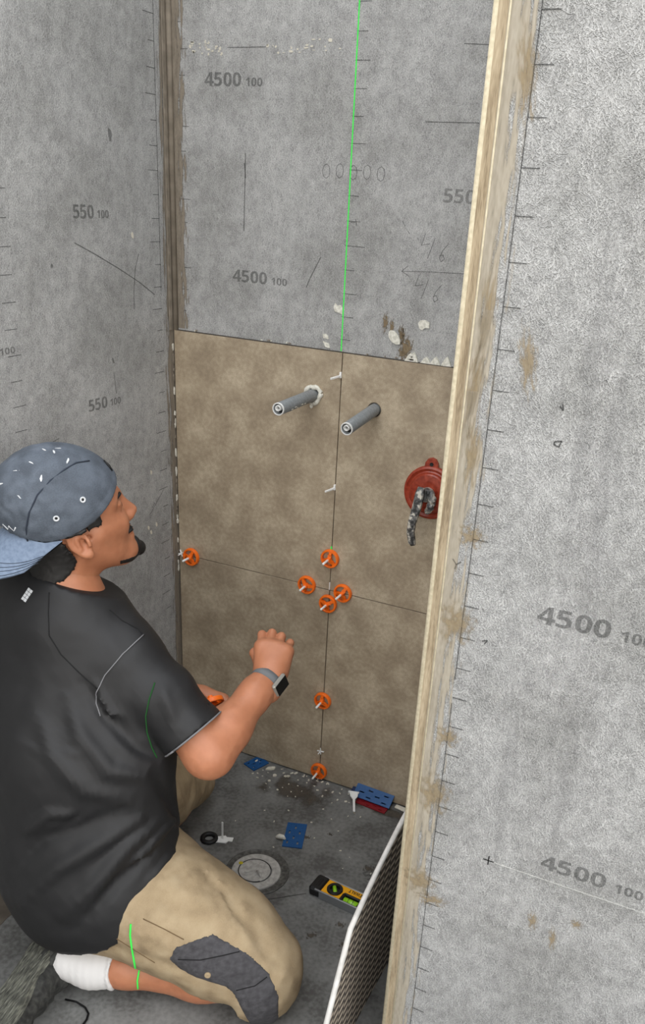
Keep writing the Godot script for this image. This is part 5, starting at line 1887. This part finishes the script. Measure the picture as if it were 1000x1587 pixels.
func spirit_level():
	# a short level lying on its side, broad face up
	var p0 := Vector3(0.648, 0.0, 0.392)
	var dir := (Vector3(0.90, 0.0, 0.405) - Vector3(0.652, 0.0, 0.385)).normalized()
	var t := root3("spirit_level", p0)
	meta(t, "short yellow and black spirit level lying on the shower floor", "spirit level")
	t.basis = Basis(dir, Vector3.UP, dir.cross(Vector3.UP))
	var L := 0.235
	var W := 0.052
	var H := 0.024
	var st := begin()
	# web with real openings for the round and the long vial
	for q in [[0.030, 0.042], [0.072, 0.086], [0.130, L - 0.03]]:
		chamfer(st, Vector3((q[0] + q[1]) / 2, H * 0.5, 0), Vector3(q[1] - q[0] + 0.001, H * 0.82, W - 0.006), 0.0006)
	for sd in [-1.0, 1.0]:
		chamfer(st, Vector3(0.057, H * 0.5, sd * W * 0.36), Vector3(0.031, H * 0.82, 0.011), 0.0006)
	chamfer(st, Vector3(0.108, H * 0.5, -W * 0.22), Vector3(0.046, H * 0.82, 0.024), 0.0006)
	obj("body", done(st), M.yellow, t)
	var rl := begin()
	chamfer(rl, Vector3(L / 2, H * 0.5, W * 0.5 - 0.002), Vector3(L - 0.03, H, 0.004), 0.0008)
	chamfer(rl, Vector3(L / 2, H * 0.5, -W * 0.5 + 0.002), Vector3(L - 0.03, H, 0.004), 0.0008)
	obj("rail", done(rl), M.aluminium, t)
	for x in [0.015, L - 0.015]:
		obj("end_cap", box(Vector3(x, H * 0.5, 0), Vector3(0.034, H + 0.003, W + 0.003), 0.006), M.rubber, t)
		obj("end_cap_band", box(Vector3(x, H * 0.5 + 0.0005, 0), Vector3(0.014, H + 0.004, W * 0.62), 0.003), M.dark, t)
	obj("vial_frame", lathe_mesh(Vector3(0.057, H * 0.5, 0), [Vector2(0.0195, -0.010), Vector2(0.0195, 0.0125), Vector2(0.018, 0.0145), Vector2(0.0125, 0.0145), Vector2(0.0115, 0.0125), Vector2(0.0115, 0.006), Vector2(0.0005, 0.0055)], 32), M.rubber, t)
	obj("vial", tube_mesh([Vector3(0.051, H * 0.5 + 0.0095, -0.008), Vector3(0.063, H * 0.5 + 0.0095, 0.008)], 0.0048, 12), M.vial_fluid, t)
	var fr := begin()
	for s in [-1.0, 1.0]:
		chamfer(fr, Vector3(0.108 + s * 0.023, H * 0.5 + 0.001, 0.012), Vector3(0.010, H + 0.002, 0.026), 0.003)
	chamfer(fr, Vector3(0.108, H * 0.5 + 0.001, 0.000), Vector3(0.05, H + 0.002, 0.006), 0.002)
	chamfer(fr, Vector3(0.108, H * 0.5 - 0.004, 0.012), Vector3(0.04, 0.010, 0.022), 0.002)
	obj("vial_frame", done(fr), M.rubber, t)
	obj("vial", tube_mesh([Vector3(0.087, H * 0.5 + 0.004, 0.013), Vector3(0.090, H * 0.5 + 0.004, 0.013), Vector3(0.126, H * 0.5 + 0.004, 0.013), Vector3(0.129, H * 0.5 + 0.004, 0.013)], [0.004, 0.0085, 0.0085, 0.004], 16), M.vial_fluid, t)
	for x in [0.102, 0.114]:
		obj("vial_line", lathe_mesh(Vector3(x, H * 0.5 + 0.004, 0.013), [Vector2(0.0088, -0.0006), Vector2(0.0088, 0.0006)], 20, Basis(Vector3(0, 0, 1), PI / 2)), M.dark, t)
	lettering("lettering", "DEWALT", Vector3(0.130, H * 0.91 + 0.0001, -0.020), Vector3(-1, 0, 0), Vector3(0, 0, 1), 0.042, 0.0095, M.dark, t)


func leaning_panel():
	# a woven-faced board with a pale edge, standing on the floor against the end of the wall
	var t := root3("woven_board", Vector3(0.905, 0.0, 0.65))
	meta(t, "beige and black woven board with a white edge standing behind the wall corner", "board")
	# outline in (z, y), slightly bowed out towards the recess
	var ol := [[-0.26, 0.0], [-0.26, 0.436], [-0.122, 0.402], [0.119, 0.329], [0.165, 0.255], [0.21, 0.180], [0.25, 0.09], [0.27, 0.0]]
	var bow := func(z: float, y: float) -> float: return -0.012 * (1.0 - pow(clampf(z / 0.3, -1, 1), 2.0)) + 0.010 * y
	var top := func(z: float) -> float:
		for i in ol.size() - 1:
			if z >= ol[i][0] and z <= ol[i + 1][0] and ol[i + 1][0] > ol[i][0]:
				return lerpf(ol[i][1], ol[i + 1][1], (z - ol[i][0]) / (ol[i + 1][0] - ol[i][0]))
		return 0.0
	var st := begin(true)
	var N := 40
	for i in N:
		var z0 := -0.258 + 0.526 * i / N
		var z1 := -0.258 + 0.526 * (i + 1) / N
		for j in 8:
			var v := []
			for e in [[z0, j], [z1, j], [z1, j + 1], [z0, j + 1]]:
				var y: float = top.call(e[0]) * e[1] / 8.0
				v.append(Vector3(bow.call(e[0], y), y, e[0]))
			quad(st, v[3], v[2], v[1], v[0])
			var w := Vector3(-0.008, 0, 0)
			quad(st, v[0] + w, v[1] + w, v[2] + w, v[3] + w)
	obj("woven_face", done(st), M.weave, t)
	var rim := []
	for i in range(1, ol.size()):
		var n := 6 if i < ol.size() - 1 else 1
		for k in n:
			var z: float = lerpf(ol[i][0], ol[mini(i + 1, ol.size() - 1)][0], float(k) / n)
			var y: float = lerpf(ol[i][1], ol[mini(i + 1, ol.size() - 1)][1], float(k) / n)
			rim.append(Vector3(bow.call(z, y) - 0.004, y, z))
	obj("edging", tube_mesh(rim, 0.0054, 8, 1.0), M.edging, t)
